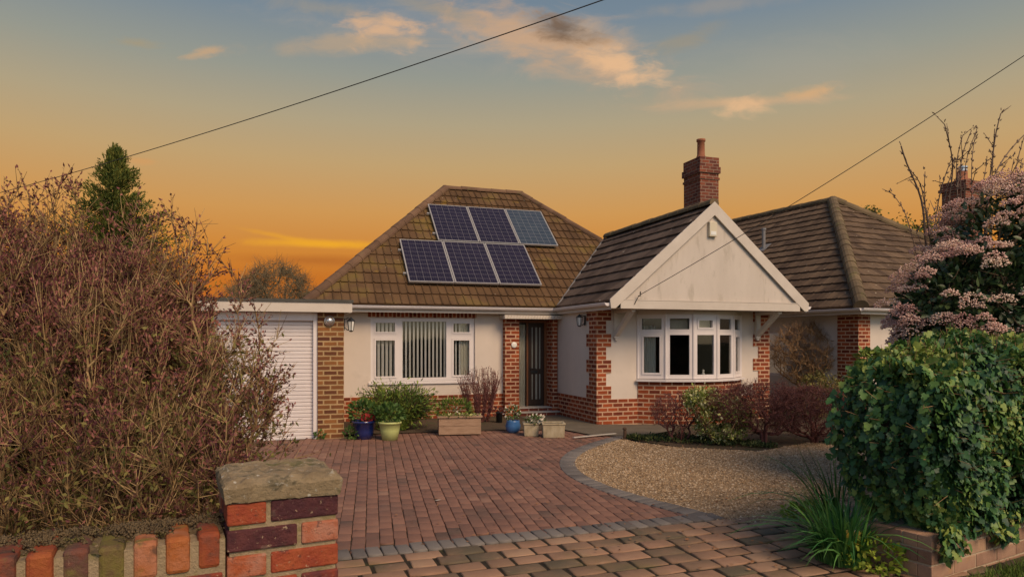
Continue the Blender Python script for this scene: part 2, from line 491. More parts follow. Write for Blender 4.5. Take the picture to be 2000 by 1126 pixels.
LEAF = {
    'diamond': (A([(0, 0, 0), (.45, .5, .12), (1, 0, 0), (.45, -.5, .12)]), A([(0, 1, 2), (0, 2, 3)])),
    'oval': (A([(0, 0, 0), (.25, .42, .10), (.65, .42, .10), (1, 0, -.05), (.65, -.42, .10), (.25, -.42, .10), (.5, 0, 0)]),
             A([(0, 1, 6), (1, 2, 6), (2, 3, 6), (3, 4, 6), (4, 5, 6), (5, 0, 6)])),
    'ivy': (A([(0, 0, 0), (-.10, .30, .05), (.22, .55, .02), (.38, .32, .07), (.62, .42, .03), (1, 0, -.06), (.62, -.42, .03), (.38, -.32, .07),
               (.22, -.55, .02), (-.10, -.30, .05), (.38, 0, 0)]),
            A([(0, 1, 10), (1, 2, 10), (2, 3, 10), (3, 4, 10), (4, 5, 10), (5, 6, 10), (6, 7, 10), (7, 8, 10), (8, 9, 10), (9, 0, 10)])),
    'bud': (A([(0, 0, 0), (.4, .5, 0), (.4, -.25, .43), (.4, -.25, -.43), (1, 0, 0)]),
            A([(0, 1, 2), (0, 2, 3), (0, 3, 1), (1, 4, 2), (2, 4, 3), (3, 4, 1)])),
}


def leaves(name, P, D, Nn, L, Wd, shape, mat, parent, tint=None):
    P = A(P, float); n = len(P)
    D = unit(D)
    Sd = unit(np.cross(Nn, D)); Nn = np.cross(D, Sd)
    T, Fq = LEAF[shape]
    L = np.broadcast_to(L, n)[:, None, None]; Wd = np.broadcast_to(Wd, n)[:, None, None]
    V = P[:, None] + D[:, None] * (T[None, :, 0:1] * L) + Sd[:, None] * (T[None, :, 1:2] * Wd) + Nn[:, None] * (T[None, :, 2:3] * Wd)
    k = len(T)
    Fc = (Fq[None] + (np.arange(n) * k)[:, None, None]).reshape(-1, 3)
    if tint is None:
        tint = rng.random(n)
    return np_mesh(name, V.reshape(-1, 3), Fc, np.repeat(tint, len(Fq)), mat, parent)


def sticks(name, P0, P1, r0, r1, mat, parent, tint=None, n=3):
    """straight tapered twigs, vectorised"""
    P0, P1 = A(P0, float), A(P1, float); m = len(P0)
    d = unit(P1 - P0)
    ref = np.where(np.abs(d[:, 2:3]) > .9, A([[1., 0, 0]]), A([[0, 0, 1.]]))
    a = unit(np.cross(d, ref)); b = np.cross(d, a)
    ang = np.arange(n) * 2 * pi / n
    ring = np.cos(ang)[None, :, None] * a[:, None] + np.sin(ang)[None, :, None] * b[:, None]
    r0 = np.broadcast_to(r0, m)[:, None, None]; r1 = np.broadcast_to(r1, m)[:, None, None]
    V = np.concatenate([P0[:, None] + ring * r0, P1[:, None] + ring * r1], 1)
    k = np.arange(n); l = (k + 1) % n
    q = np.stack([k, l, l + n, k + n], 1)
    Fc = (q[None] + (np.arange(m) * 2 * n)[:, None, None]).reshape(-1, 4)
    if tint is None:
        tint = rng.random(m)
    return np_mesh(name, V.reshape(-1, 3), Fc, np.repeat(tint, n), mat, parent)


def grow(stems, tips, alpha=.45, step=.09, wob=.02, droop=0.0, tan=.5):
    """branch system: every tip is joined to the part of the plant that reaches it most cheaply"""
    cap = 200000
    N = np.zeros((cap, 3)); Dn = np.zeros((cap, 3)); Pl = np.zeros(cap); Par = np.full(cap, -1)
    c = 0
    lines = []
    for st in stems:
        ids = []
        for i, p in enumerate(st):
            N[c] = p
            j = min(i + 1, len(st) - 1); k = max(i - 1, 0)
            Dn[c] = unit(A(st[j], float) - A(st[k], float))
            if i:
                Par[c] = c - 1; Pl[c] = Pl[c - 1] + np.linalg.norm(N[c] - N[c - 1])
            ids.append(c); c += 1
        lines.append(ids)
    tips = A(tips, float)
    base = A([s[0] for s in stems], float)
    order = np.argsort(np.min(np.linalg.norm(tips[:, None] - base[None], axis=2), 1))
    ends = []
    for ti in order:
        t = tips[ti]
        d = np.linalg.norm(N[:c] - t, axis=1)
        i = int(np.argmin(d + alpha * Pl[:c]))
        dist = d[i]
        k = max(2, int(math.ceil(dist / step)))
        p0, p1 = N[i].copy(), t
        m1 = p0 + Dn[i] * dist * tan
        ids = [i]
        for q in range(1, k + 1):
            s = q / k
            p = (1 - s) ** 2 * p0 + 2 * s * (1 - s) * m1 + s * s * p1
            if q < k: p = p + rng.normal(0, wob, 3) * min(1, dist / .3)
            p[2] -= droop * s * s * dist
            N[c] = p; Dn[c] = unit(p - N[ids[-1]]); Par[c] = ids[-1]
            Pl[c] = Pl[ids[-1]] + np.linalg.norm(p - N[ids[-1]])
            ids.append(c); c += 1
        lines.append(ids); ends.append(c - 1)
    cnt = np.zeros(c)
    cnt[ends] = 1
    for i in range(c - 1, -1, -1):
        if Par[i] >= 0: cnt[Par[i]] += cnt[i]
    return N[:c], Dn[:c], Par[:c], np.maximum(cnt, 1), np.array(ends)


def limb_mesh(name, N, Par, R, mat, parent, n=5, tint=None):
    i = np.where(Par >= 0)[0]
    # continuous look: every segment runs node to node with matching radii
    D = unit(N[i] - N[Par[i]])
    ext = N[i] + D * R[i][:, None] * .35
    t = rng.random(len(i)) * .5 + .25 if tint is None else tint[i]
    # a child limb starts at its own radius, not its parent's
    r0 = np.minimum(R[Par[i]], R[i] * 1.45)
    return sticks(name, N[Par[i]], ext, r0, R[i], mat, parent, t, n)


def in_ellipsoids(n, ells, shell=.5):
    """points in a union of ellipsoids (centre, radii, weight), leaning to the outside"""
    w = A([e[2] for e in ells], float); w /= w.sum()
    k = rng.choice(len(ells), n, p=w)
    d = unit(rng.normal(size=(n, 3)))
    r = rng.random(n) ** (1 / 3)
    r = np.where(rng.random(n) < shell, .75 + .3 * rng.random(n), r)
    c = A([e[0] for e in ells])[k]; R = A([e[1] for e in ells])[k]
    return c + d * R * r[:, None], d


def clump(name, c, rad, n, size, shape, mat, parent, wr=.6, shell=.75, up=.5, tint=None, zmin=None):
    P, d = in_ellipsoids(n, [(c, rad, 1)], shell)
    if zmin is not None:
        P[:, 2] = np.maximum(P[:, 2], zmin + rng.random(n) * .03)
    D = unit(d + A([0, 0, up]) + rng.normal(0, .45, (n, 3)))
    Nn = unit(rng.normal(0, .6, (n, 3)) + A([0, 0, 1.]) + d * .5)
    L = size * (.6 + .7 * rng.random(n))
    return leaves(name, P, D, Nn, L, L * wr, shape, mat, parent, tint)


def inpoly(P, poly):
    x, y = P[:, 0], P[:, 1]
    r = np.zeros(len(P), bool)
    n = len(poly)
    for i in range(n):
        x0, y0 = poly[i]; x1, y1 = poly[(i + 1) % n]
        with np.errstate(divide='ignore', invalid='ignore'):
            r ^= ((y0 > y) != (y1 > y)) & (x < (x1 - x0) * (y - y0) / (y1 - y0) + x0)
    return r


def sheet(name, poly, z, mat):
    mb = MB()
    mb.face([(x, y, z) for x, y in poly])
    o = mb.build(name, mat)
    return tag(o, kind='structure')


def blocks(name, C, ang, hx, hy, ztop, mat, bev=.006, depth=.04, tint=None):
    """paving blocks with rounded shoulders; C (n,2) centres, ang/hx/hy arrays"""
    n = len(C)
    ang = np.broadcast_to(ang, n); hx = np.broadcast_to(hx, n); hy = np.broadcast_to(hy, n); ztop = np.broadcast_to(ztop, n)
    sx = A([-1, 1, 1, -1.]); sy = A([-1, -1, 1, 1.])
    ca, sa = np.cos(ang), np.sin(ang)

    def ring(ix, dz):
        lx = sx[None] * (hx[:, None] - ix); ly = sy[None] * (hy[:, None] - ix)
        return np.stack([C[:, 0:1] + ca[:, None] * lx - sa[:, None] * ly, C[:, 1:2] + sa[:, None] * lx + ca[:, None] * ly,
                         np.repeat((ztop + dz)[:, None], 4, 1)], 2)
    tilt = rng.normal(0, .0007, (n, 4))
    top = ring(bev, 0); top[:, :, 2] += tilt
    V = np.concatenate([ring(0, -depth), ring(0, -bev * 1.1), ring(bev * .35, -bev * .35), top], 1)
    k = np.arange(4); l = (k + 1) % 4
    q = np.concatenate([np.stack([k + 4 * j, l + 4 * j, l + 4 * j + 4, k + 4 * j + 4], 1) for j in range(3)] + [A([[12, 13, 14, 15]])])
    Fc = (q[None] + (np.arange(n) * 16)[:, None, None]).reshape(-1, 4)
    if tint is None: tint = rng.random(n)
    o = np_mesh(name, V.reshape(-1, 3), Fc, np.repeat(tint, len(q)), mat)
    return tag(o, kind='structure')


# ================================================================== GROUND
mb = MB(); mb.face([(-600, -200, -.05), (600, -200, -.05), (600, 900, -.05), (-600, 900, -.05)])
tag(mb.build('ground', MT['ground']), kind='structure')

border_pts = [G(1214, 852), G(1160, 867), G(1118, 884), G(1102, 905), G(1122, 930), G(1200, 962), G(1300, 988), G(1378, 1008)]
TH = radians(20.2)
tdir = A([cos(TH), sin(TH)]); tnor = A([-sin(TH), cos(TH)])
T0 = A(G(670, 1082))                        # a point of the threshold row


def smooth_path(pts, n=90):
    pts = A(pts); d = np.r_[0, np.cumsum(np.linalg.norm(np.diff(pts, axis=0), axis=1))]
    s = np.linspace(0, d[-1], n)
    P = np.stack([np.interp(s, d, pts[:, i]) for i in (0, 1)], 1)
    for _ in range(60):
        P[1:-1] = .5 * P[1:-1] + .25 * (P[:-2] + P[2:])
    return P


BP = smooth_path(border_pts)
drive_poly = [tuple(T0 - 2.6 * tdir + .1 * tnor), (-5.9, 10.2), (-5.3, 10.95), (-2.95, 11.8), (-2.4, 12.3), (-1.2, 12.6), (.1, 12.9), (1.0, 13.0), (1.9, 12.6)] + \
             [tuple(p) for p in BP] + [tuple(T0 + 3.35 * tdir + .1 * tnor)]
sheet('paving_bed', [(-6.5, 2.2), (3.6, 2.2), (3.9, 6.6), (2.6, 13.2), (-6.6, 12.3)], -.018, MT['sand'])
sheet('crossover_bed', [(-4.2, 2.25), (3.55, 2.25), (3.75, 6.75), tuple(T0 + 3.0 * tdir - .08 * tnor), tuple(T0 - 3.0 * tdir - .08 * tnor)], -.0125, MT['joint'])
# driveway blocks, long joints running up the drive
da = radians(11.5)
dd = A([-sin(da), cos(da)]); dx = A([cos(da), sin(da)])
LB, WB = .222, .116
P, AN = [], []
for i in range(-70, 50):
    off = (i % 2) * .5 + rng.normal(0, .03)
    for j in range(-5, 45):
        P.append(A([-.5, 6.]) + dx * (i * WB) + dd * ((j + off) * LB))
P = A(P)
P = P[inpoly(P, drive_poly)]
n = len(P)
blocks('driveway', P + rng.normal(0, .0015, (n, 2)), da + rng.normal(0, .006, n), WB / 2 - .0032, LB / 2 - .0026, rng.normal(0, .0008, n), MT['paver'], bev=.005,
       tint=np.where(rng.random(n) < .10, rng.random(n) * .15, .25 + rng.random(n) * .6))
# threshold of blue-grey blocks, and the curved edging of the gravel
k = np.arange(-26, 30)
C = T0[None] + tdir[None] * (k * .118)[:, None] + rng.normal(0, .002, (len(k), 2))
blocks('threshold_strip', C, TH + rng.normal(0, .01, len(k)), .118 / 2 - .005, .105, .008 + rng.normal(0, .002, len(k)), MT['blue_block'], bev=.010)
d = np.r_[0, np.cumsum(np.linalg.norm(np.diff(BP, axis=0), axis=1))]
s = np.arange(.05, d[-1], .112)
C = np.stack([np.interp(s, d, BP[:, i]) for i in (0, 1)], 1)
tg = np.gradient(C, axis=0)
blocks('gravel_edging', C, np.arctan2(tg[:, 1], tg[:, 0]), .112 / 2 - .003, .105, .010 + rng.normal(0, .002, len(C)), MT['blue_block'], bev=.007)
# crossover of old brown setts in front of the threshold
P, HX, HZ, TN = [], [], [], []
rowd = .188
for r in range(1, 24):
    a = -4.2 + rng.random() * .3
    while a < 5.2:
        wl = .275 + rng.normal(0, .025)
        c = T0 + tdir * (a + wl / 2) - tnor * (.118 + (r - .5) * rowd)
        P.append(c); HX.append(wl / 2 - .0145); HZ.append(rng.normal(0, .003)); TN.append(rng.random())
        a += wl
P, HX, HZ, TN = A(P), A(HX), A(HZ), A(TN)
m = (P[:, 1] > 2.5) & (P[:, 0] < 3.6) & (P[:, 0] > -4)
blocks('crossover', P[m] + rng.normal(0, .004, (m.sum(), 2)), TH + rng.normal(0, .022, m.sum()), HX[m], rowd / 2 - .0145 + rng.normal(0, .003, m.sum()), HZ[m], MT['cobble'],
       bev=.009, depth=.06, tint=TN[m])
# gravel
gravel_poly = [tuple(p) for p in BP] + [G(1420, 1018), G(1560, 1022), (3.1, 6.3), (5.5, 9), (5.0, 11.4), G(1480, 880), G(1330, 872), G(1240, 862)]
sheet('gravel', gravel_poly, -.008, MT['gravel'])
Q = rng.random((60000, 2)) * A([6, 7]) + A([.3, 5.6])
Q = Q[inpoly(Q, gravel_poly)]
Q = Q[np.argsort(Q[:, 1])][:26000]
n = len(Q)
oc = A([(1, 0, 0), (0, 1, 0), (-1, 0, 0), (0, -1, 0), (0, 0, .75), (0, 0, -.5)])
of = A([(0, 1, 4), (1, 2, 4), (2, 3, 4), (3, 0, 4)])
sz = (.007 + .011 * rng.random(n) ** 2)[:, None, None] * (.7 + .6 * rng.random((n, 6, 1)))
an = rng.random(n) * 6.28
V = oc[None] * sz
V = np.stack([V[..., 0] * np.cos(an)[:, None] - V[..., 1] * np.sin(an)[:, None], V[..., 0] * np.sin(an)[:, None] + V[..., 1] * np.cos(an)[:, None], V[..., 2]], 2)
V = V + np.concatenate([Q, np.full((n, 1), -.005)], 1)[:, None]
Fc = (of[None] + (np.arange(n) * 6)[:, None, None]).reshape(-1, 3)
tag(np_mesh('loose_gravel', V.reshape(-1, 3), Fc, np.repeat(rng.random(n), 4), MT['pebble']), 'loose pale gravel covering the front bed', 'gravel', kind='stuff')

HR = radians(18.8)
HC = (1.66, 13.5)


def HP(t, s):                               # house frame to the ground
    return (HC[0] + cos(HR) * t - sin(HR) * s, HC[1] + sin(HR) * t + cos(HR) * s)


sheet('path', [HP(-1.0, 2.0), HP(-.02, 2.0), HP(-.02, -.02), HP(1.5, -.55), HP(.95, -1.25), HP(.0, -1.75), HP(-.75, -1.35), HP(-.95, -.4)], .022, MT['concrete'])
mb = MB(); a, b = A(G(1120, 857)), A(G(1202, 849)); u = unit(b - a); w = A([-u[1], u[0]]) * .025
mb.prism([(*(a - w), .024), (*(b - w), .024), (*(b + w), .024), (*(a + w), .024)], (0, 0, .012))
tag(mb.build('path_edging', MT['strip']), kind='structure')
sheet('front_bed', [HP(-5.0, 2.08), HP(-1.0, 2.08), HP(-1.0, -.45), HP(-2.2, -.15), HP(-4.8, .1)], .016, MT['soil'])
sheet('shrub_bed', [G(1212, 847), G(1238, 858), G(1330, 872), G(1480, 880), (5.0, 11.35), (8.2, 14.0), HP(4.3, .0), HP(1.0, -.02)], -.004, MT['soil'])
sheet('wall_bed', [(-6.5, 2.4), (-.55, 2.45), (-2.2, 4.5), (-6.1, 10.0), (-8, 9.0)], .006, MT['soil'])
sheet('verge', [(2.55, 2.0), (2.95, 4.85), (6.5, 6.9), (12, 8), (12, 2.0)], -.02, MT['ground'])
n = 22000
Q = rng.random((n, 2)) * A([2.6, 2.0]) + A([2.95, 3.9])
Q = Q[(Q[:, 1] < 4.62 + (Q[:, 0] - 2.9) * .577) & (Q[:, 0] > 2.9 + (4.6 - Q[:, 1]) * .1)]
n = len(Q)
D = unit(rng.normal(0, .5, (n, 3)) * A([1, 1, .3]) + A([0, 0, 1.]))
leaves('grass', np.c_[Q, np.full(n, -.02)], D, rng.normal(size=(n, 3)), .05 + .06 * rng.random(n), .006, 'diamond', MT['grass'], None)
tag(bpy.context.scene.objects['grass'], 'short green verge grass before the low pink wall', 'grass', kind='stuff')

# ================================================================== BUNGALOW
house = thing('bungalow', 'cream rendered bungalow with brown tiled roof, gabled bay and red brick quoins', 'house', (HC[0], HC[1], 0), HR)
EX, EY, EZ = A([1., 0, 0]), A([0, 1., 0]), A([0, 0, 1.])


def panel(mb, O, U, N, a0, a1, z0, z1, holes=(), depth=.12):
    """rendered wall panel with openings and their reveals; N points outwards"""
    O, U, N = A(O, float), A(U, float), A(N, float)
    xs = sorted({a0, a1, *[h[0] for h in holes], *[h[1] for h in holes]})
    zs = sorted({z0, z1, *[h[2] for h in holes], *[h[3] for h in holes]})
    P = lambda a, z, d=0: O + U * a + EZ * z - N * d
    for i in range(len(xs) - 1):
        for j in range(len(zs) - 1):
            cx, cz = (xs[i] + xs[i + 1]) / 2, (zs[j] + zs[j + 1]) / 2
            if any(h[0] < cx < h[1] and h[2] < cz < h[3] for h in holes):
                continue
            mb.face([P(xs[i], zs[j]), P(xs[i + 1], zs[j]), P(xs[i + 1], zs[j + 1]), P(xs[i], zs[j + 1])])
    for h in holes:
        b0, b1, c0, c1 = h
        mb.face([P(b0, c0), P(b0, c0, depth), P(b0, c1, depth), P(b0, c1)])
        mb.face([P(b1, c0, depth), P(b1, c0), P(b1, c1), P(b1, c1, depth)])
        mb.face([P(b0, c1), P(b0, c1, depth), P(b1, c1, depth), P(b1, c1)])
        mb.face([P(b0, c0, depth), P(b0, c0), P(b1, c0), P(b1, c0, depth)])


WX0, WX1, WZ0, WZ1 = -4.10, -1.88, .80, 2.13
BX0, BX1 = .90, 3.33
DX0, DX1 = -.93, -.14
mb = MB()
panel(mb, (0, 2.1, 0), EX, -EY, -5.05, -.93, 0, 2.4, [(WX0, WX1, WZ0, WZ1)])
panel(mb, (0, 2.1, 0), EX, -EY, -.93, 0, 2.16, 2.4)
panel(mb, (0, 0, 0), EY, -EX, 0, 2.1, 0, 2.4)
panel(mb, (0, 0, 0), EX, -EY, 0, 4.05, 0, 2.3, [(BX0, BX1, .3, 2.2)])
panel(mb, (4.05, 0, 0), EY, EX, 0, 5, 0, 2.4)
panel(mb, (3.7, 5, 0), EY, EX, 0, 3.7, 0, 2.4)
panel(mb, (-5.05, 2.1, 0), EY, -EX, 0, 6.6, 0, 2.4)
panel(mb, (0, 8.7, 0), EX, EY, -5.05, 3.7, 0, 2.4)
mb.build('wall', MT['render'], house)
# brick plinth, proud of the render
mb = MB()
PL = .50
for (O, U, N, a0, a1) in (((0, 2.1, 0), EX, -EY, -5.05, -1.2), ((0, 0, 0), EY, -EX, -.012, 2.1), ((0, 0, 0), EX, -EY, 0, BX0), ((0, 0, 0), EX, -EY, BX1, 4.05), ((4.05, 0, 0), EY, EX, -.012, 5)):
    mb.obox(O, U, EZ, N, a0, a1, -.05, PL, -.03, .012)
mb.build('brick_plinth', MT['brick'], house)
# toothed quoins
mb, mb2 = MB(), MB()
z, wide = PL, True
while z < 2.26:
    z1 = min(z + .258, 2.27)
    fw, sw = (.30, .46) if wide else (.19, .33)
    mb.obox((0, 0, 0), EX, EZ, -EY, -.016, fw, z, z1, -.02, .016)
    mb.obox((0, 0, 0), EY, EZ, -EX, 0.001, sw, z, z1, -.02, .0165)
    fw = .40 if wide else .27
    mb2.obox((4.05, 0, 0), -EX, EZ, -EY, -.016, fw, z, z1, -.02, .016)
    mb2.obox((4.05, 0, 0), EY, EZ, EX, 0.001, .4, z, z1, -.02, .0165)
    z, wide = z1, not wide
mb.build('quoin', MT['brick'], house); mb2.build('quoin', MT['brick'], house)
# soldier course over the window
mb = MB()
mb.obox((0, 2.1, 0), EX, EZ, -EY, WX0 - .06, WX1 + .03, WZ1 + .005, WZ1 + .11, -.02, .006)
for i in range(len(mb.uv)):
    mb.uv[i] = [(v, u) for u, v in mb.uv[i]]
mb.build('brick_lintel', MT['brick'], house)
# rooms behind the glass
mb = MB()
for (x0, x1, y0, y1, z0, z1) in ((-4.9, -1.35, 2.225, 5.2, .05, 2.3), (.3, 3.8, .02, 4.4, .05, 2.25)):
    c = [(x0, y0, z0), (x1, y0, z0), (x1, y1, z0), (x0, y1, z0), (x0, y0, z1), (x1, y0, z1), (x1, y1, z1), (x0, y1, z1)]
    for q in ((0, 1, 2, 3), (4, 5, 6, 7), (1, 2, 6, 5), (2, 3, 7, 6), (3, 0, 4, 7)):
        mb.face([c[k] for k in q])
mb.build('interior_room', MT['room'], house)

# --- windows
UPV = .062


def casement(fr, gl, O, U, N, a0, a1, z0, z1, sash=0.0, d=0.0):
    """one light: four frame bars (sash = extra opening frame) and its glass"""
    w = .03
    def bars(x0, x1, y0, y1, w, d0, d1):
        fr.obox(O, U, EZ, N, x0, x1, y0, y0 + w, d0, d1)
        fr.obox(O, U, EZ, N, x0, x1, y1 - w, y1, d0, d1)
        fr.obox(O, U, EZ, N, x0, x0 + w, y0 + w, y1 - w, d0, d1)
        fr.obox(O, U, EZ, N, x1 - w, x1, y0 + w, y1 - w, d0, d1)
    bars(a0, a1, z0, z1, w, -.05 + d, .012 + d)
    i = w
    if sash:
        bars(a0 + w + .002, a1 - w - .002, z0 + w + .002, z1 - w - .002, sash, -.045 + d, .024 + d)
        i = w + sash
    gl.obox(O, U, EZ, N, a0 + i - .004, a1 - i + .004, z0 + i - .004, z1 - i + .004, -.022 + d, -.016 + d)


def slat_blind(mb, O, U, N, a0, a1, z0, z1, pitch, back, open_=.35):
    a = a0
    while a < a1 - .02:
        w = pitch * open_ * .185
        O2 = A(O, float) + A(U) * (a + pitch / 2)
        u2 = unit(A(U) * cos(.25) + A(N) * sin(.25))
        n2 = unit(A(N) * cos(.25) - A(U) * sin(.25))
        mb.obox(O2 - A(N) * back, u2, EZ, n2, -w, w, z0, z1, -.001, .001)
        a += pitch


def pleat(mb, O, U, N, a0, a1, z0, z1, back, pitch=.07, amp=.018):
    """pleated curtain"""
    n = max(6, int((a1 - a0) / pitch * 6))
    pts = []
    for i in range(n + 1):
        a = a0 + (a1 - a0) * i / n
        pts.append(A(O, float) + A(U) * a - A(N) * (back + amp * sin(2 * pi * (a - a0) / pitch)))
    for p, q in zip(pts[:-1], pts[1:]):
        mb.face([p + EZ * z0, q + EZ * z0, q + EZ * z1, p + EZ * z1])


O, U, N = A([WX0, 2.1 + .06, WZ0]), EX, -EY
ww, wh = WX1 - WX0, WZ1 - WZ0
fr, gl = MB(), MB()
w = .045
fr.obox(O, U, EZ, N, 0, ww, wh - w, wh - .002, -.06, .01)
fr.obox(O, U, EZ, N, 0, ww, .002, w, -.06, .01)
fr.obox(O, U, EZ, N, .001, w, w, wh - w, -.06, .01)
fr.obox(O, U, EZ, N, ww - w, ww - .001, w, wh - w, -.06, .01)
m1, m2, tz = .60, 1.66, .95
fr.obox(O, U, EZ, N, m1 - .03, m1 + .03, w, wh - w, -.06, .011)
fr.obox(O, U, EZ, N, m2 - .03, m2 + .03, w, wh - w, -.06, .011)
for (x0, x1) in ((w, m1 - .03), (m2 + .03, ww - w)):
    fr.obox(O, U, EZ, N, x0, x1, tz - .022, tz + .022, -.06, .009)
    casement(fr, gl, O, U, N, x0, x1, w, tz - .022, .038)
    casement(fr, gl, O, U, N, x0, x1, tz + .022, wh - w, .032)
casement(fr, gl, O, U, N, m1 + .03, m2 - .03, w, wh - w, 0)
win = fr.build('window', MT['white'], house)
tag(win, 'three part window with vertical slat blind')
gl.build('pane', MT['glass'], win)
mb = MB()
slat_blind(mb, O, U, N, m1 + .03, m2 - .03, .08, wh - .07, .083, .085, 1.25)
slat_blind(mb, O, U, N, .06, m1 - .05, .08, wh - .07, .083, .085, 1.7)
slat_blind(mb, O, U, N, m2 + .05, m2 + .24, .08, wh - .07, .083, .085, 1.1)
mb.obox(O, U, EZ, N, .05, ww - .05, wh - .05, wh - .01, -.12, -.07)
mb.build('vertical_blind', MT['slat'], win)
mb = MB(); pleat(mb, O, U, N, m2 + .24, ww - .06, .05, wh - .04, .10); mb.build('curtain', MT['curtain'], win)
mb = MB()
mb.obox(O, U, EZ, N, -.05, ww + .05, -.055, .0, -.05, .10)
mb.build('sill', MT['white'], win, bevel=.006)

# bow window of five lights
half, sag = (BX1 - BX0) / 2, .54
R = (half * half + sag * sag) / (2 * sag)
bc = A([(BX0 + BX1) / 2, R - sag, 0])
phi = math.asin(half / R)
bow = [bc + A([R * sin(a), -R * cos(a), 0]) for a in np.linspace(-phi, phi, 6)]


def bow_off(d):
    return [bc + A([(R + d) * sin(a), -(R + d) * cos(a), 0]) for a in np.linspace(-phi, phi, 6)]


mb = MB()
ub = 0
for p, q in zip(bow_off(.02)[:-1], bow_off(.02)[1:]):
    L = np.linalg.norm(q - p)
    mb.face([p - EZ * .05, q - EZ * .05, q + EZ * .845, p + EZ * .845], uv=[(ub, -.05), (ub + L, -.05), (ub + L, .845), (ub, .845)])
    ub += L
mb.build('bay_brickwork', MT['brick'], house)
BZ0, BZ1 = .90, 2.17
fr, gl = MB(), MB()
for i in range(5):
    p, q = bow[i], bow[i + 1]
    L = np.linalg.norm(q - p); U = (q - p) / L; N = A([U[1], -U[0], 0])
    O = p + EZ * BZ0; H = BZ1 - BZ0
    w = .05
    fr.obox(O, U, EZ, N, .0, w, 0, H, -.06, .012)
    fr.obox(O, U, EZ, N, L - w, L, 0, H, -.06, .012)
    fr.obox(O, U, EZ, N, w, L - w, 0, .05, -.06, .011)
    fr.obox(O, U, EZ, N, w, L - w, H - .05, H, -.06, .011)
    tz = .92
    fr.obox(O, U, EZ, N, w, L - w, tz - .025, tz + .025, -.06, .010)
    casement(fr, gl, O, U, N, w, L - w, .05, tz - .025, .035 if i in (0, 4) else 0)
    casement(fr, gl, O, U, N, w, L - w, tz + .025, H - .05, .035 if i in (2,) else 0)
bay = fr.build('window', MT['white'], house)
tag(bay, 'curved bay window of five narrow lights')
gl.build('pane', MT['glass'], bay)
mb = MB()
for i in range(6):
    p = bow_off(.005)[i]
    mb.tube([p + EZ * BZ0, p + EZ * BZ1], .028, 8)
mb.build('corner_post', MT['white'], bay)
mb = MB()
o1, o0 = bow_off(.10), bow_off(-.24)
for i in range(5):
    mb.hexa([o1[i] + EZ * .845, o1[i + 1] + EZ * .845, o0[i + 1] + EZ * .845, o0[i] + EZ * .845, o1[i] + EZ * .885, o1[i + 1] + EZ * .885, o0[i + 1] + EZ * .9, o0[i] + EZ * .9])
mb.build('sill', MT['white'], bay)
mb = MB()
o1, o0 = bow_off(.03), bow_off(-.08)
for i in range(5):
    mb.hexa([o1[i] + EZ * BZ1, o1[i + 1] + EZ * BZ1, o0[i + 1] + EZ * BZ1, o0[i] + EZ * BZ1, o1[i] + EZ * 2.262, o1[i + 1] + EZ * 2.262, o0[i + 1] + EZ * 2.262, o0[i] + EZ * 2.262])
mb.build('head_board', MT['paint'], bay)
mb = MB()
for i in (0, 1, 2, 3, 4):
    p, q = bow[i], bow[i + 1]
    L = np.linalg.norm(q - p); U = (q - p) / L; N = A([U[1], -U[0], 0])
    mb.obox(p, U, EZ, N, .08, L - .08, 1.80 if i != 2 else 1.84, 2.13, -.13, -.125)
    mb.obox(p, U, EZ, N, .08, L - .08, 1.785 if i != 2 else 1.825, 1.81 if i != 2 else 1.85, -.137, -.12)
mb.build('roller_blind', MT['roller'], bay)
mb = MB()
for i, (f0, f1) in ((0, (.10, .62)), (3, (.05, .95)), (4, (.05, .95))):
    p, q = bow[i], bow[i + 1]
    L = np.linalg.norm(q - p); U = (q - p) / L; N = A([U[1], -U[0], 0])
    pleat(mb, p, U, N, f0 * L, f1 * L, .92, 1.95, .10)
    if i != 3: mb.build('curtain', MT['curtain'], bay); mb = MB()

q_ = (bow[2] + bow[3]) / 2; q_ = q_ + (bc - q_) / np.linalg.norm(bc - q_) * .16
orn = thing('ornament', 'small white figurine on the sill inside the bay window', 'ornament', (*HP(q_[0] + .06, q_[1]), .901), HR)
mb = MB(); mb.lathe([(0, 0), (.05, 0), (.045, .015), (.02, .04), (.035, .08), (.02, .115), (.012, .12)], 14); mb.build('body', MT['opal'], orn, smooth=True)
mb = MB(); mb.lathe([(.012, .12), (.026, .14), (.026, .16), (.0, .18)], 14); mb.build('head', MT['opal'], orn, smooth=True)
# --- main roof
ez, pit, run = 2.38, .885, 3.66
mx0, mx1, my0, my1 = -5.40, 3.98, 1.75, 9.07
rz = ez + pit * run
rx0, rx1, ry = mx0 + run, mx1 - run, my0 + run
sl = sqrt(1 + pit * pit)


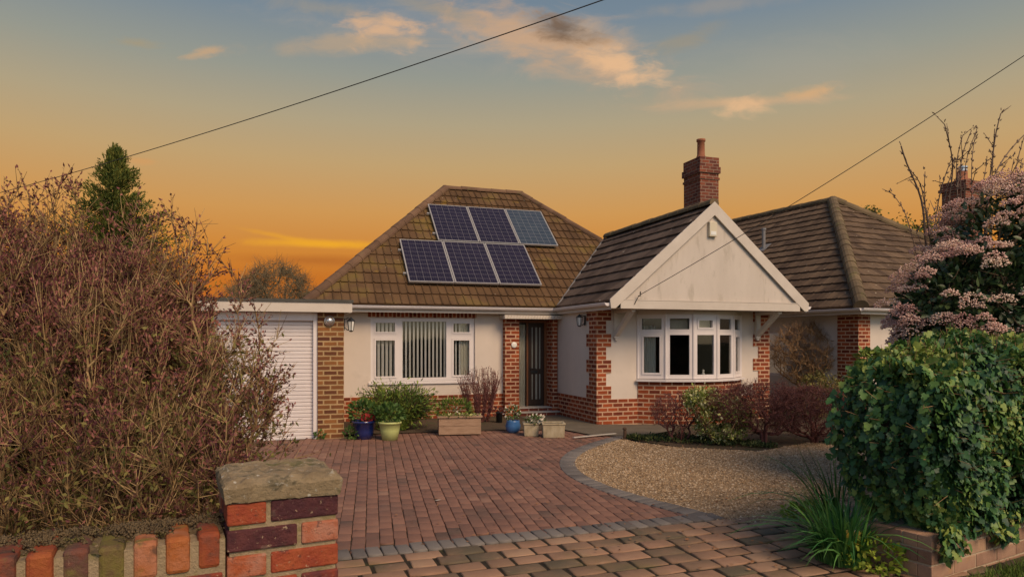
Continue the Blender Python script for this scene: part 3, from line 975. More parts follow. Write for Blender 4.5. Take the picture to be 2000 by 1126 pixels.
def tiled(mb, O, U, V, N, bounds, H, gauge, pitch, prof, lift=.034, stag=0.0, back=.004):
    """courses of lapped tiles on a roof plane; bounds(v) gives the left and right end at slope distance v"""
    O, U, V, N = (A(x, float) for x in (O, U, V, N))
    nc = int(math.ceil(H / gauge))
    for c in range(nc):
        v0, v1 = c * gauge, min((c + 1) * gauge + .02, H)
        if v0 >= H - .01: break
        l0, r0 = bounds(v0); l1, r1 = bounds(v1)
        lo, hi = min(l0, l1), max(r0, r1)
        off = (c % 2) * stag * pitch
        k = math.floor((lo - off) / pitch)
        while k * pitch + off < hi:
            a = k * pitch + off
            tint = random.random()
            jl = random.uniform(-.004, .004)
            prev = None
            for (f, h) in prof:
                uu = a + f * pitch
                ua, ub = min(max(uu, l0), r0), min(max(uu, l1), r1)
                pa = O + U * ua + V * v0 + N * (lift + h + jl)
                pb = O + U * ub + V * v1 + N * (back + h)
                pc = O + U * ua + V * (v0 + .004) + N * -.01
                if prev is not None and (ua - prev[3] > 1e-5 or ub - prev[4] > 1e-5):
                    mb.face([prev[0], pa, pb, prev[1]], tint)
                    mb.face([prev[2], pc, pa, prev[0]], tint)
                prev = (pa, pb, pc, ua, ub)
            k += 1


ROLL = [(0, 0), (.10, .0), (.16, .017), (.22, .025), (.28, .017), (.34, 0), (1.0, 0)]
FLAT = [(0.0, -.006), (.012, .0), (.49, .004), (.985, .0), (1.0, -.006)]
H = run * sl
Vn = lambda s: unit(A([0, s, pit])); Nn_ = lambda s: unit(A([0, -s * pit, 1]))
mb = MB()
tiled(mb, (mx0, my0, ez), EX, Vn(1), Nn_(1), lambda v: (v / sl, mx1 - mx0 - v / sl), H, .345, .168, ROLL)
tiled(mb, (mx1, my1, ez), -EX, Vn(-1), Nn_(-1), lambda v: (v / sl, mx1 - mx0 - v / sl), H, .345, .168, ROLL)
for (ox, oy, ux, sx) in ((mx0, my1, -EY, 1), (mx1, my0, EY, -1)):
    tiled(mb, (ox, oy, ez), ux, unit(A([sx, 0, pit])), unit(A([-sx * pit, 0, 1])), lambda v: (v / sl, my1 - my0 - v / sl), H, .345, .168, ROLL)
# boarding under the tiles keeps the attic dark
b0 = [(mx0 + .03, my0 + .03, ez - .03), (mx1 - .03, my0 + .03, ez - .03), (mx1 - .03, my1 - .03, ez - .03), (mx0 + .03, my1 - .03, ez - .03)]
r0_, r1_ = (rx0, ry, rz - .035), (rx1, ry, rz - .035)
mb.face([b0[0], b0[1], r1_, r0_]); mb.face([b0[2], b0[3], r0_, r1_]); mb.face([b0[3], b0[0], r0_]); mb.face([b0[1], b0[2], r1_]); mb.face(b0)
roof = mb.build('roof', MT['tile_main'], house)


def ridge_tiles(mb, p, q, r=.105, seg=.38, sink=.03):
    p, q = A(p, float), A(q, float)
    L = np.linalg.norm(q - p); d = (q - p) / L
    n = max(1, int(round(L / seg)))
    for i in range(n):
        a, b = p + d * (L * i / n), p + d * (L * (i + 1) / n + .015)
        j = A([0, 0, -sink + random.uniform(-.006, .006)])
        mb.tube([a + j, b + j], [r * 1.05, r * .97], 8, random.random(), True, (-.15, pi + .15))


mb = MB()
ridge_tiles(mb, (mx0, my0, ez + .03), (rx0, ry, rz + .03))
ridge_tiles(mb, (mx1, my0, ez + .03), (rx1, ry, rz + .03), r=.085)
ridge_tiles(mb, (rx0, ry, rz + .03), (rx1, ry, rz + .03), r=.09)
ridge_tiles(mb, (mx0, my1, ez + .03), (rx0, ry, rz + .03)); ridge_tiles(mb, (mx1, my1, ez + .03), (rx1, ry, rz + .03))
mb.build('hip_tiles', MT['hip'], roof)

# --- wing roof
gx0, gx1, gy, gc = -.13, 4.33, -.86, 2.10
gz = 2.38
gap_z = 4.29
gp = (gap_z - gz) / (gc - gx0)
gs = sqrt(1 + gp * gp)
GH = (gc - gx0) * gs


def wing_back(v):                           # how far back the wing roof runs before the main roof takes over
    return my0 + (gz + gp * v / gs - ez) / pit + .12 - gy


mb = MB()
tiled(mb, (gx0, gy, gz), EY, unit(A([1, 0, gp])), unit(A([-gp, 0, 1])), lambda v: (0, wing_back(v)), GH, .335, .33, FLAT, lift=.038, stag=.5)
tiled(mb, (gx1, gy, gz), EY, unit(A([-1, 0, gp])), unit(A([gp, 0, 1])), lambda v: (0, wing_back(v)), GH, .335, .33, FLAT, lift=.038, stag=.5)
yb = gy + wing_back(GH)
mb.face([(gx0 + .03, gy + .02, gz - .04), (gc, gy + .02, gap_z - .04), (gc, yb, gap_z - .04), (gx0 + .03, yb, gz - .04)])
mb.face([(gx1 - .03, gy + .02, gz - .04), (gc, gy + .02, gap_z - .04), (gc, yb, gap_z - .04), (gx1 - .03, yb, gz - .04)])
wroof = mb.build('wing_roof', MT['tile_wing'], house)
mb = MB()
ridge_tiles(mb, (gc, gy + .02, gap_z + .045), (gc, yb - .25, gap_z + .045), r=.10)
mb.build('ridge_tiles', MT['ridge'], wroof)
mb = MB()
vn = unit(A([-gp, 0, 1]))
a = A([gx0, gy + wing_back(0) - .17, gz + .03]); b = A([gc, gy + wing_back(GH) - .17, gap_z + .03])
mb.tube([a, b], .02, 6)
mb.build('valley_flashing', MT['lead'], wroof)

# --- gable
mb = MB()
mb.prism([(gx0 + .14, gy + .06, gz - .02), (gx1 - .14, gy + .06, gz - .02), (gc, gy + .06, gap_z - .14)], (0, .05, 0))
mb.build('gable', MT['gable'], house)
mb = MB()
mb.face([(gx0 + .02, gy + .02, 2.262), (gx0 + .02, .02, 2.262), (gx1 - .02, .02, 2.262), (gx1 - .02, gy + .02, 2.262)])
mb.face([(gx0 + .02, .0, 2.262), (gx0 + .02, 2.1, 2.262), (.02, 2.1, 2.262), (.02, .0, 2.262)])
mb.face([(mx0 + .02, my0 + .05, 2.262), (gx0, my0 + .05, 2.262), (gx0, 2.12, 2.262), (mx0 + .02, 2.12, 2.262)])
mb.build('soffit', MT['soffit'], house)
bw = .215
mb = MB()
for sx, x0 in ((1, gx0), (-1, gx1)):
    U = unit(A([sx, 0, gp]))
    # raking board, cut level at its foot and plumb at the apex
    foot_lo = A([x0, gy, 2.245]); foot_hi = A([x0 - sx * .02, gy, gz + .03])
    drop = bw * gs * .93
    ap_hi = A([gc, gy, gap_z + .05]); ap_lo = A([gc, gy, gap_z + .05 - drop])
    inner = ap_lo + A([-sx * (ap_lo[2] - 2.245) / gp, 0, -(ap_lo[2] - 2.245)])
    poly = [foot_lo, inner, ap_lo, ap_hi, foot_hi]
    if sx < 0: poly = poly[::-1]
    mb.prism(poly, (0, .032, 0))
mb.build('barge_board', MT['paint'], house, bevel=.004)
mb = MB()
mb.box(gx0 + .20, gx1 - .20, gy + .006, gy + .04, 2.243, 2.395)
mb.box(gx0 + .25, gx1 - .25, gy + .0, gy + .03, 2.397, 2.412)
mb.build('fascia_board', MT['paint'], house, bevel=.004)
# gallows brackets
for t in (.40, 3.74):
    mb = MB()
    mb.box(t - .055, t + .055, -.07, .0, 1.70, 2.255)
    mb.box(t - .045, t + .045, -.74, -.07, 2.19, 2.256)
    p0, p1 = A([t, -.04, 1.76]), A([t, -.66, 2.215])
    d = unit(p1 - p0); nrm = np.cross(EX, d)
    mb.obox(p0, EX, d, nrm, -.05, .05, 0, np.linalg.norm(p1 - p0), -.04, .04)
    mb.box(t - .03, t + .03, -.06, -.012, 1.655, 1.699)
    mb.build('bracket', MT['paint'], house, bevel=.006)


def gutter(mb, p, q, r=.058):
    mb.tube([p, q], r, 10, .5, True, (pi, 2 * pi))
    mb.tube([A(p) , A(q)], r * .9, 8, .5, False, (pi, 2 * pi))
    for s_ in (-1, 1):
        d = unit(A(q, float) - A(p, float)); a = np.cross(d, EZ) * s_ * r
        mb.tube([A(p) + a, A(q) + a], .008, 5)


mb = MB()
gutter(mb, (-4.95, my0 - .03, 2.345), (gx0 - .05, my0 - .03, 2.345))
gutter(mb, (gx0 - .05, my0 - .03, 2.3451), (gx0 - .05, gy + .04, 2.3451))
mb.build('gutter', MT['white'], house)
mb = MB(); gutter(mb, (gx1 + .05, gy + .04, 2.345), (gx1 + .05, 3.5, 2.345)); mb.build('gutter', MT['white'], house)
mb = MB()
mb.box(-4.95, gx0 + .02, my0 + .02, my0 + .045, 2.225, 2.335)
mb.box(gx0 + .004, gx0 + .03, gy + .05, my0 + .02, 2.2251, 2.335)
mb.build('fascia', MT['paint'], house)
mb = MB(); mb.box(gx1 - .03, gx1 - .004, gy + .05, 3.5, 2.225, 2.335); mb.build('fascia', MT['paint'], house)

# --- porch
mb = MB()
mb.box(-1.25, DX0, 1.93, 2.12, -.05, 2.115)
mb.box(DX0 - .005, DX0, 2.121, 2.42, .10, 2.115)
mb.box(DX1, -.0125, 1.97, 2.40, -.05, 2.115)
mb.build('porch_pier', MT['brick'], house)
mb = MB()
mb.box(-1.33, .0, 1.72, 2.12, 2.118, 2.20)
k = -1.34
while k < -.02:
    mb.prism([(k, 1.716, 2.122), (k + .05, 1.716, 2.122), (k + .085, 1.716, 2.196), (k + .035, 1.716, 2.196)], (0, -.012, 0))
    k += .0665
mb.build('porch_canopy', MT['paint'], house)
mb = MB()
mb.box(-1.02, -.02, 1.82, 2.44, -.04, .085)
mb.box(-.94, -.13, 2.02, 2.44, .0851, .165)
st = mb.build('doorstep', MT['brick_dark'], house)
mb = MB()
mb.box(-1.04, -.018, 1.80, 2.44, .0852, .105)
mb.box(-.94, -.13, 2.0, 2.44, .1655, .185)
mb.build('step_nosing', MT['strip'], st, bevel=.004)
fr = MB()
fz0, fz1 = .185, 2.112
fr.box(DX0, DX0 + .06, 2.30, 2.38, fz0, fz1)
fr.box(DX1 - .06, DX1, 2.30, 2.38, fz0, fz1)
fr.box(DX0 + .06, DX1 - .06, 2.301, 2.379, fz1 - .06, fz1)
sx = DX0 + .06
fr.box(sx + .25, sx + .285, 2.302, 2.378, fz0, fz1 - .06)
dframe = fr.build('door_frame', MT['oak'], house)
mb = MB(); mb.box(sx, sx + .25, 2.335, 2.343, fz0 + .02, fz1 - .06)
mb.build('side_light', MT['glass'], dframe)
mb = MB(); pleat(mb, (sx, 2.372, 0), EX, -EY, .09, .245, fz0, fz1 - .1, .02, .05, .012); mb.build('net_curtain', MT['curtain'], dframe)
mb = MB()
mb.box(sx + .288, DX1 - .062, 2.33, 2.37, fz0 + .01, fz1 - .062)
d0, d1 = sx + .288, DX1 - .062
for a in (.0, 1.):
    xx = d0 + .015 + a * (d1 - d0 - .10)
    mb.box(xx, xx + .07, 2.318, 2.331, fz0 + .02, fz1 - .07)
door = mb.build('door', MT['door'], house, bevel=.003)
mb = MB()
for f in (.24, .52, .76):
    xx = d0 + f * (d1 - d0)
    mb.box(xx - .022, xx + .022, 2.326, 2.329, 1.02, fz1 - .16)
    mb.box(xx - .022, xx + .022, 2.326, 2.329, fz0 + .15, .90)
mb.build('glass_panel', MT['frosted'], door)
mb = MB(); mb.box(d0 + .06, d0 + .22, 2.30, 2.318, .93, .99); mb.tube([(d0 + .05, 2.30, 1.03), (d0 + .05, 2.27, 1.03), (d0 + .16, 2.27, 1.03)], .011, 6)
mb.build('handle', MT['black'], door)
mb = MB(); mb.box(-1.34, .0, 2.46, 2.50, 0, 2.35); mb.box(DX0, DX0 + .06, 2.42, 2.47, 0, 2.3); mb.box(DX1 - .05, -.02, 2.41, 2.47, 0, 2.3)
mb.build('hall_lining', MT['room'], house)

# --- chimney
mb = MB()
ct, cs, cw, cd = 3.36, 1.5, .50, .68
mb.box(ct, ct + cw, cs, cs + cd, 2.4, 5.55)
mb.box(ct - .035, ct + cw + .035, cs - .035, cs + cd + .035, 5.551, 5.70)
mb.box(ct - .008, ct + cw + .008, cs - .008, cs + cd + .008, 5.701, 5.92)
mb.box(ct - .02, ct + cw + .02, cs - .02, cs + cd + .02, 5.4, 5.45)
ch = mb.build('chimney', MT['brick_chimney'], house)
mb = MB()
mb.lathe([(.11, 5.90), (.11, 6.0), (.09, 6.05), (.085, 6.36), (.105, 6.37), (.105, 6.42), (.07, 6.42), (.07, 6.2), (0, 6.2)], 18, (ct + .25, cs + .34, 0))
mb.lathe([(.2, 5.92), (.14, 5.97), (.10, 5.98)], 14, (ct + .25, cs + .34, 0))
mb.build('chimney_pot', MT['clay'], ch, smooth=True)

# --- house fittings
def hw(x, y, z):
    return (*HP(x, y), z)


bx = thing('alarm_box', 'beige alarm box mounted high on the white gable', 'alarm box', hw(2.06, gy + .06, 3.66), HR)
mb = MB(); mb.box(-.085, .085, -.07, 0, 0, .285); mb.build('casing', MT['beigebox'], bx, bevel=.012)
mb = MB(); mb.box(-.06, .06, -.075, -.0705, .03, .10); mb.build('label_plate', MT['opal'], bx)
bl = thing('bulkhead_light', 'round silver bulkhead lamp on the brick garage pillar', 'lamp', hw(-5.08, -.21, 1.985), HR)


def ylathe(mb, prof, n=20):                 # lathe about the outward (-Y) axis
    t = MB(); t.lathe(prof, n)
    for f, tt in zip(t.f, t.t):
        mb.face([(t.v[i][0], -t.v[i][2], t.v[i][1]) for i in f], tt)


mb = MB(); ylathe(mb, [(.0, .0), (.088, .0), (.088, .03), (.072, .035)]); mb.build('rim', MT['chrome'], bl, smooth=True)
mb = MB(); ylathe(mb, [(.072, .03), (.064, .055), (.04, .078), (.0, .085)]); mb.build('dome', MT['chrome'], bl, smooth=True)


def lantern(label, x, y, z, rot):
    t = thing('wall_lantern', label, 'lantern', hw(x, y, z), rot, 'black lanterns on the house walls')
    mb = MB()
    mb.box(-.03, .03, -.012, 0, -.10, .10)
    mb.tube([(0, -.01, -.05), (0, -.06, -.10), (0, -.11, -.06), (0, -.12, .02)], .009, 6)
    mb.tube([(0, -.01, .08), (0, -.07, .11), (0, -.12, .09)], .008, 6)
    mb.lathe([(.0, .135), (.012, .12), (.07, .07), (.072, .06), (.0, .058)], 6, (0, -.12, 0))
    mb.lathe([(.0, -.13), (.022, -.125), (.045, -.11), (.0, -.10)], 6, (0, -.12, 0))
    for k in range(6):
        a = k * pi / 3
        mb.tube([(.042 * cos(a), -.12 + .042 * sin(a), -.105), (.064 * cos(a), -.12 + .064 * sin(a), .06)], .006, 4)
    mb.build('bracket', MT['black'], t)
    mb = MB(); mb.lathe([(.038, -.103), (.058, .055)], 6, (0, -.12, 0)); mb.build('lamp_glass', MT['opal'], t)


lantern('black carriage lantern beside the white wall at the garage pillar', -4.83, -.08, 1.93, HR + pi / 2)
lantern('small black lantern on the grey side wall beside the brick corner', -.017, .52, 2.06, HR - pi / 2)
pq = thing('house_plaque', 'small round white plaque on the brick porch pillar', 'plaque', hw(-1.05, 1.928, 1.56), HR)
mb = MB(); ylathe(mb, [(0, .0), (.065, .0), (.065, .012), (.055, .018), (.0, .02)]); mb.build('disc', MT['opal'], pq, smooth=True)

# --- solar panels
def panel_at(label, t0, d0, group='solar panels on the bungalow roof'):
    pw, ph = .985, 1.575
    o = bpy.data.objects.new('solar_panel', None); COL.objects.link(o)
    th = math.atan(pit)
    c = (mx0 * 0 + t0, my0 + d0 / sl, ez + pit * d0 / sl)
    n = Nn_(1) * .12
    c = A(c) + n
    import mathutils
    M = mathutils.Matrix.Translation((*HP(c[0], c[1]), c[2])) @ mathutils.Matrix.Rotation(HR, 4, 'Z') @ mathutils.Matrix.Rotation(th, 4, 'X')
    o.matrix_world = M
    tag(o, label, 'solar panel', group)
    mb = MB()
    f = .022
    mb.box(0, pw, 0, f, -.035, .006); mb.box(0, pw, ph - f, ph, -.035, .006)
    mb.box(0, f, f, ph - f, -.035, .0061); mb.box(pw - f, pw, f, ph - f, -.035, .0061)
    mb.build('frame', MT['alu'], o)
    mb = MB()
    mb.box(f, pw - f, f, ph - f, -.03, .0)
    for i, fa in enumerate(mb.f):
        mb.uv[i] = [(mb.v[k][0] - f - .006, mb.v[k][1] - f - .0) for k in fa]
    mb.build('cells', MT['solar_sky_sheen' if 'paler' in label else 'solar'], o)
    for z_ in (.35, 1.22):
        mb = MB()
        mb.box(-.07 if 'garage' in label or 'hip' in label else .0, pw, z_ - .02, z_ + .02, -.085, -.0355)
        mb.box(.2, .26, z_ - .03, z_ + .03, -.14, -.085)
        mb.build('rail', MT['alu'], o)


panel_at('lower row solar panel nearest the garage', -3.30, .64)
panel_at('middle solar panel of the lower row, just above the gutter', -2.30, .64)
panel_at('lower row solar panel nearest the gabled wing', -1.30, .64)
panel_at('upper row solar panel nearest the long hip', -2.40, 2.26)
panel_at('middle solar panel of the upper row, just under the ridge', -1.40, 2.26)
panel_at('paler solar panel with painted sky reflection, upper row, nearest the gabled wing', -.40, 2.26)

# ================================================================== GARAGE
gar = thing('garage', 'flat roofed garage with white roller door and yellow brick pillar', 'garage', (HC[0], HC[1], 0), HR)
mb = MB()
mb.box(-5.27, -4.84, -.2, .1, -.05, 2.13)
mb.box(-5.0, -4.8405, .101, 2.08, -.05, 2.13)
mb.box(-7.95, -7.5, -.2, .1, -.05, 2.13)
mb.box(-7.949, -7.7, .101, 5.5, -.05, 2.13)
mb.box(-7.7, -5.06, 5.3, 5.5, -.05, 2.13)
mb.build('brick_pillar', MT['brick_yellow'], gar)
mb = MB()
mb.box(-8.15, -4.72, -.38, -.34, 2.125, 2.285)
mb.box(-4.76, -4.72, -.339, 1.70, 2.125, 2.285)
mb.box(-8.15, -8.11, -.339, 5.6, 2.125, 2.285)
mb.box(-8.1, -4.77, -.338, 1.70, 2.14, 2.16)
mb.build('fascia', MT['paint'], gar)
mb = MB()
mb.box(-8.17, -4.70, -.40, 1.73, 2.287, 2.335)
mb.box(-8.17, -5.2, 1.73, 5.6, 2.287, 2.335)
mb.build('flat_roof', MT['felt'], gar)
mb = MB()
mb.box(-5.34, -5.2705, -.16, .02, -.02, 2.124)
mb.box(-7.4995, -7.43, -.16, .02, -.02, 2.124)
mb.box(-7.43, -5.34, -.165, .02, 1.99, 2.124)
mb.build('door_frame', MT['white'], gar, bevel=.004)
mb = MB()
z = -.01
while z < 1.99:
    z1 = min(z + .062, 1.99)
    mb.prism([(-7.43, -.06, z), (-7.43, -.075, z + .008), (-7.43, -.078, z + .046), (-7.43, -.06, z1 - .004)], (2.09, 0, 0))
    z += .062
mb.box(-7.43, -5.34, -.055, -.03, -.02, 1.99)
mb.build('roller_door', MT['white'], gar)

# ================================================================== NEIGHBOUR
NR = radians(25)
NO = A([7.68, 15.2])
nb = thing('neighbour_house', 'brown hipped roof bungalow next door beyond the white gable', 'house', (NO[0], NO[1], 0), NR)
nw, nl, nz, npit = 9.6, 14.2, 2.40, .755
nrun = nw / 2; nsl = sqrt(1 + npit ** 2); nH = nrun * nsl
mb = MB()
for (O_, U_, V_, N_, L_) in (((0, nl, nz), -EY, A([1, 0, npit]), A([-npit, 0, 1]), nl), ((0, 0, nz), EX, A([0, 1, npit]), A([0, -npit, 1]), nw),
                             ((nw, 0, nz), EY, A([-1, 0, npit]), A([npit, 0, 1]), nl), ((nw, nl, nz), -EX, A([0, -1, npit]), A([0, npit, 1]), nw)):
    tiled(mb, O_, U_, unit(V_), unit(N_), (lambda v, L_=L_: (v / nsl, L_ - v / nsl)), nH, .345, .30,
          [(0, -.004), (.03, .0), (.40, .0), (.48, .010), (.60, .010), (.68, 0), (.98, 0), (1.0, -.004)], lift=.042)
b0 = [(.03, .03, nz - .03), (nw - .03, .03, nz - .03), (nw - .03, nl - .03, nz - .03), (.03, nl - .03, nz - .03)]
ra, rb = (nrun, nrun, nz + nrun * npit - .04), (nrun, nl - nrun, nz + nrun * npit - .04)
mb.face([b0[0], b0[1], ra]); mb.face([b0[1], b0[2], rb, ra]); mb.face([b0[2], b0[3], rb]); mb.face([b0[3], b0[0], ra, rb]); mb.face(b0)
nroof = mb.build('roof', MT['tile_near'], nb)
mb = MB()
top = nz + nrun * npit + .03
for p in ((0, 0), (nw, 0)):
    ridge_tiles(mb, (*p, nz + .03), (nrun, nrun, top), r=.15)
for p in ((0, nl), (nw, nl)):
    ridge_tiles(mb, (*p, nz + .03), (nrun, nl - nrun, top), r=.13)
ridge_tiles(mb, (nrun, nrun, top), (nrun, nl - nrun, top), r=.12)
mb.build('hip_tiles', MT['ridge'], nroof)
mb = MB()
panel(mb, (0, .35, 0), EX, -EY, .35, nw - .35, 0, 2.3, [(3.2, 4.85, .85, 2.0)])
panel(mb, (nw - .35, .35, 0), EY, EX, 0, nl - .7, 0, 2.3)
mb.build('wall', MT['render'], nb)
mb = MB()
panel(mb, (.35, 0, 0), EY, -EX, .35, nl - .35, 0, 2.3, [(2.35, 3.5, .75, 1.9)])
mb.build('side_wall', MT['render'], nb)
mb = MB()
mb.obox((0, .35, 0), EX, EZ, -EY, .334, .72, 0, 2.28, -.02, .016)
mb.obox((.35, 0, 0), EY, EZ, -EX, .352, .90, 0, 2.28, -.02, .0165)
mb.build('quoin', MT['brick'], nb)
fr, gl = MB(), MB()
casement(fr, gl, A([.35 + .05, 2.35, .75]), EY, -EX, 0, 1.15, 0, .72, .03)
casement(fr, gl, A([.35 + .05, 2.35, .75]), EY, -EX, 0, 1.15, .72, 1.15, .03)
w_ = fr.build('window', MT['white'], nb); gl.build('pane', MT['glass'], w_)
fr, gl = MB(), MB()
for k in range(2):
    casement(fr, gl, A([3.2, .40, .85]), EX, -EY, k * .825, (k + 1) * .825, 0, 1.15, .035)
w_ = fr.build('window', MT['white'], nb); gl.build('pane', MT['glass'], w_)
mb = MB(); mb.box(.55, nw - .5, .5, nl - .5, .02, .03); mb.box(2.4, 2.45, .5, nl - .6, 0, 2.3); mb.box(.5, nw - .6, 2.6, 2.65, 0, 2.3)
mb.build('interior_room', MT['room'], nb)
mb = MB()
gutter(mb, (-.04, -.04, 2.36), (-.04, nl, 2.36)); gutter(mb, (-.04, -.04, 2.3601), (nw, -.04, 2.3601))
mb.build('gutter', MT['white'], nb)
mb = MB()
mb.box(.02, .045, .02, nl, 2.24, 2.345); mb.box(.0451, nw, .02, .045, 2.24, 2.345)
mb.face([(.02, .02, 2.241), (.02, nl, 2.241), (.36, nl, 2.241), (.36, .02, 2.241)]); mb.face([(.36, .02, 2.2411), (.36, .36, 2.2411), (nw, .36, 2.2411), (nw, .02, 2.2411)])
mb.build('fascia', MT['paint'], nb)
# flue pipe on the near slope
fx, fy = 2.75, 5.6
mb = MB(); fz = nz + fx * npit
mb.tube([(fx, fy, fz - .05), (fx, fy, fz + .62)], .055, 10); mb.tube([(fx, fy, fz + .6), (fx, fy, fz + .66)], .075, 10)
mb.prism([(fx - .16, fy - .16, fz - .16 * npit + .05), (fx - .16, fy + .16, fz - .16 * npit + .05), (fx + .16, fy + .16, fz + .16 * npit + .05), (fx + .16, fy - .16, fz + .16 * npit + .05)], (0, 0, .012))
mb.build('flue_pipe', MT['lead'], nb)
# chimney
cp = A([13.35, 20.5]) - NO
cu, cv = cp @ A([cos(NR), sin(NR)]), cp @ A([-sin(NR), cos(NR)])
mb = MB()
mb.box(cu - .40, cu + .40, cv - .35, cv + .35, 3.0, 6.05)
mb.box(cu - .47, cu + .47, cv - .42, cv + .42, 6.051, 6.13)
mb.box(cu - .42, cu + .42, cv - .37, cv + .37, 6.131, 6.32)
ch = mb.build('chimney', MT['brick_chimney'], nb)
mb = MB()
mb.lathe([(.30, 6.32), (.2, 6.42), (.15, 6.43), (.14, 6.62), (.13, 6.7), (0, 6.7)], 16, (cu, cv, 0))
mb.build('chimney_pot', MT['clay'], ch, smooth=True)
mb = MB(); mb.lathe([(.132, 6.66), (.14, 6.66), (.14, 6.72), (.132, 6.72)], 16, (cu, cv, 0)); mb.lathe([(.15, 6.76), (.15, 6.8), (0, 6.83)], 16, (cu, cv, 0)); mb.tube([(cu, cv, 6.69), (cu, cv, 6.77)], .10, 10)
mb.build('chimney_cowl', MT['chrome'], ch)

# ================================================================== WIRES
def cable(name, label, p, q, sag, r):
    p, q = A(p, float), A(q, float)
    mb = MB()
    pts = [p + (q - p) * s - EZ * sag * 4 * s * (1 - s) for s in np.linspace(0, 1, 40)]
    mb.tube(pts, r, 6)
    return tag(mb.build(name, MT['wire'], None, smooth=True), label, 'cable')


cable('telephone_wire', 'black cable crossing the sky above the bungalow roof', W(-260, 436, 22), W(1420, -85, 8), .30, .0075)
br = A(hw(.44, gy - .05, 2.50))
cable('telephone_wire', 'black cable running from the white gable hook over the neighbour roof', br, W(2200, -25, 9), .10, .006)
hk = thing('wire_bracket', 'small metal hook on the gable holding the cable', 'bracket', tuple(br), HR)
mb = MB(); mb.tube([(0, .06, -.02), (0, .0, -.02), (0, -.01, .06)], .012, 6); mb.tube([(-.02, .02, -.02), (-.09, .045, -.17)], .008, 6); mb.build('hook', MT['wire'], hk)

# ================================================================== FRONT WALL AND PIER
PR = radians(26.8)
PA = A([-.895, 2.17])
pier = thing('gate_pier', 'old red and plum brick gate pier with weathered concrete cap', 'gate pier', (PA[0], PA[1], 0), PR)
PW, RP = .348, .083
mb = MB(); mb.box(.008, PW - .008, .008, PW - .008, -.05, 1.136)
mb.build('mortar_core', MT['mortar'], pier)
# bricks: (kind of start, tints) course by course from the top
courses = [([.118, .216], (.56, .02)), ([.214, .120], (.12, .93)), ([.118, .216], (.85, .60)), ([.214, .120], (.55, .3)), ([.118, .216], (.3, .7))]
mb = MB()
z = 1.136
i = 0
while z > 0:
    ws, tn = courses[i] if i < len(courses) else courses[rng.integers(0, 5)]
    z0 = z - RP + .012
    gap = (PW - sum(ws))
    x = 0
    for w_, t_ in zip(ws, tn):
        j = random.uniform(-.002, .002)
        mb.box(x, x + w_ , j, .10, z0, z - .002, t_)
        x += w_ + gap
    for (a0, a1) in ((.106, .230), (.238, PW)):
        mb.box(PW - .10, PW - .0005, a0, a1, z0, z - .002, random.random())
        mb.box(.0005, .10, a0, a1, z0, z - .002, random.random())
    for (a0, a1) in ((.106, .248),):
        mb.box(a0, a1, PW - .1, PW + .0005, z0, z - .002, random.random())
    z -= RP
    i += 1
mb.build('brickwork', MT['pier_brick'], pier, bevel=.006)
# cap with worn edges
import bmesh
bm = bmesh.new()
n = 16
g = {}
o_ = .006
for i in range(n + 1):
    for j in range(n + 1):
        x, y = -o_ + (PW + 2 * o_) * i / n, -o_ + (PW + 2 * o_) * j / n
        e = min(i, j, n - i, n - j) / n
        g[i, j] = bm.verts.new((x, y, 1.197 + .014 * min(1, e / .07) + .005 * sin(i * 2.1 + j) * sin(j * 1.7) + rng.normal(0, .0022)))
for i in range(n):
    for j in range(n):
        bm.faces.new((g[i, j], g[i + 1, j], g[i + 1, j + 1], g[i, j + 1]))
ring = [(i, 0) for i in range(n)] + [(n, j) for j in range(n)] + [(n - i, n) for i in range(n)] + [(0, n - j) for j in range(n)]
low = [bm.verts.new((g[k].co.x * 1.0 + rng.normal(0, .002), g[k].co.y + rng.normal(0, .002), 1.139 + rng.normal(0, .002))) for k in ring]
mid = [bm.verts.new((g[k].co.x + rng.normal(0, .002) - (.004 if k[0] == 0 else -.004 if k[0] == n else 0), g[k].co.y - (.006 if k[1] == 0 else 0) + rng.normal(0, .002), 1.188 + rng.normal(0, .0025))) for k in ring]
for a in range(len(ring)):
    b = (a + 1) % len(ring)
    bm.faces.new((mid[a], mid[b], g[ring[b]], g[ring[a]]))
    bm.faces.new((low[a], low[b], mid[b], mid[a]))
bm.faces.new(low[::-1])
bmesh.ops.recalc_face_normals(bm, faces=bm.faces)
me = bpy.data.meshes.new('cap'); bm.to_mesh(me); bm.free()
link_mesh('cap', me, MT['cap'], pier)

fw = thing('garden_wall', 'low mossy brick garden wall with a soldier coping, left of the gate pier', 'wall', (PA[0], PA[1], 0), PR)
mb = MB(); mb.box(-3.0, -.004, .010, .215, -.05, 1.030); mb.build('mortar_core', MT['mortar'], fw)
mb = MB()
tn = [.52, .78, .95, .05, .22, .58, .45, .8, .3, .6, .9, .2]
k = 0
x = -.018
while x > -2.9:
    w_ = .068 + random.uniform(-.004, .004)
    t_ = tn[k % len(tn)]
    zt = 1.052 + random.uniform(-.006, .006)
    mb.box(x - w_, x, .0 + random.uniform(-.004, .004), .22, zt - .112, zt, t_)
    x -= w_ + .021
    k += 1
mb.build('coping', MT['coping_brick'], fw, bevel=.013)
mb = MB()
z = .925
r_ = 0
while z > 0:
    x = -.012 - (r_ % 2) * .115
    while x > -2.9:
        mb.box(x - .214, x, .002 + random.uniform(-.003, .003), .10, z - .070, z, random.random())
        x -= .228
    z -= .083; r_ += 1
mb.build('brickwork', MT['pier_brick'], fw, bevel=.006)

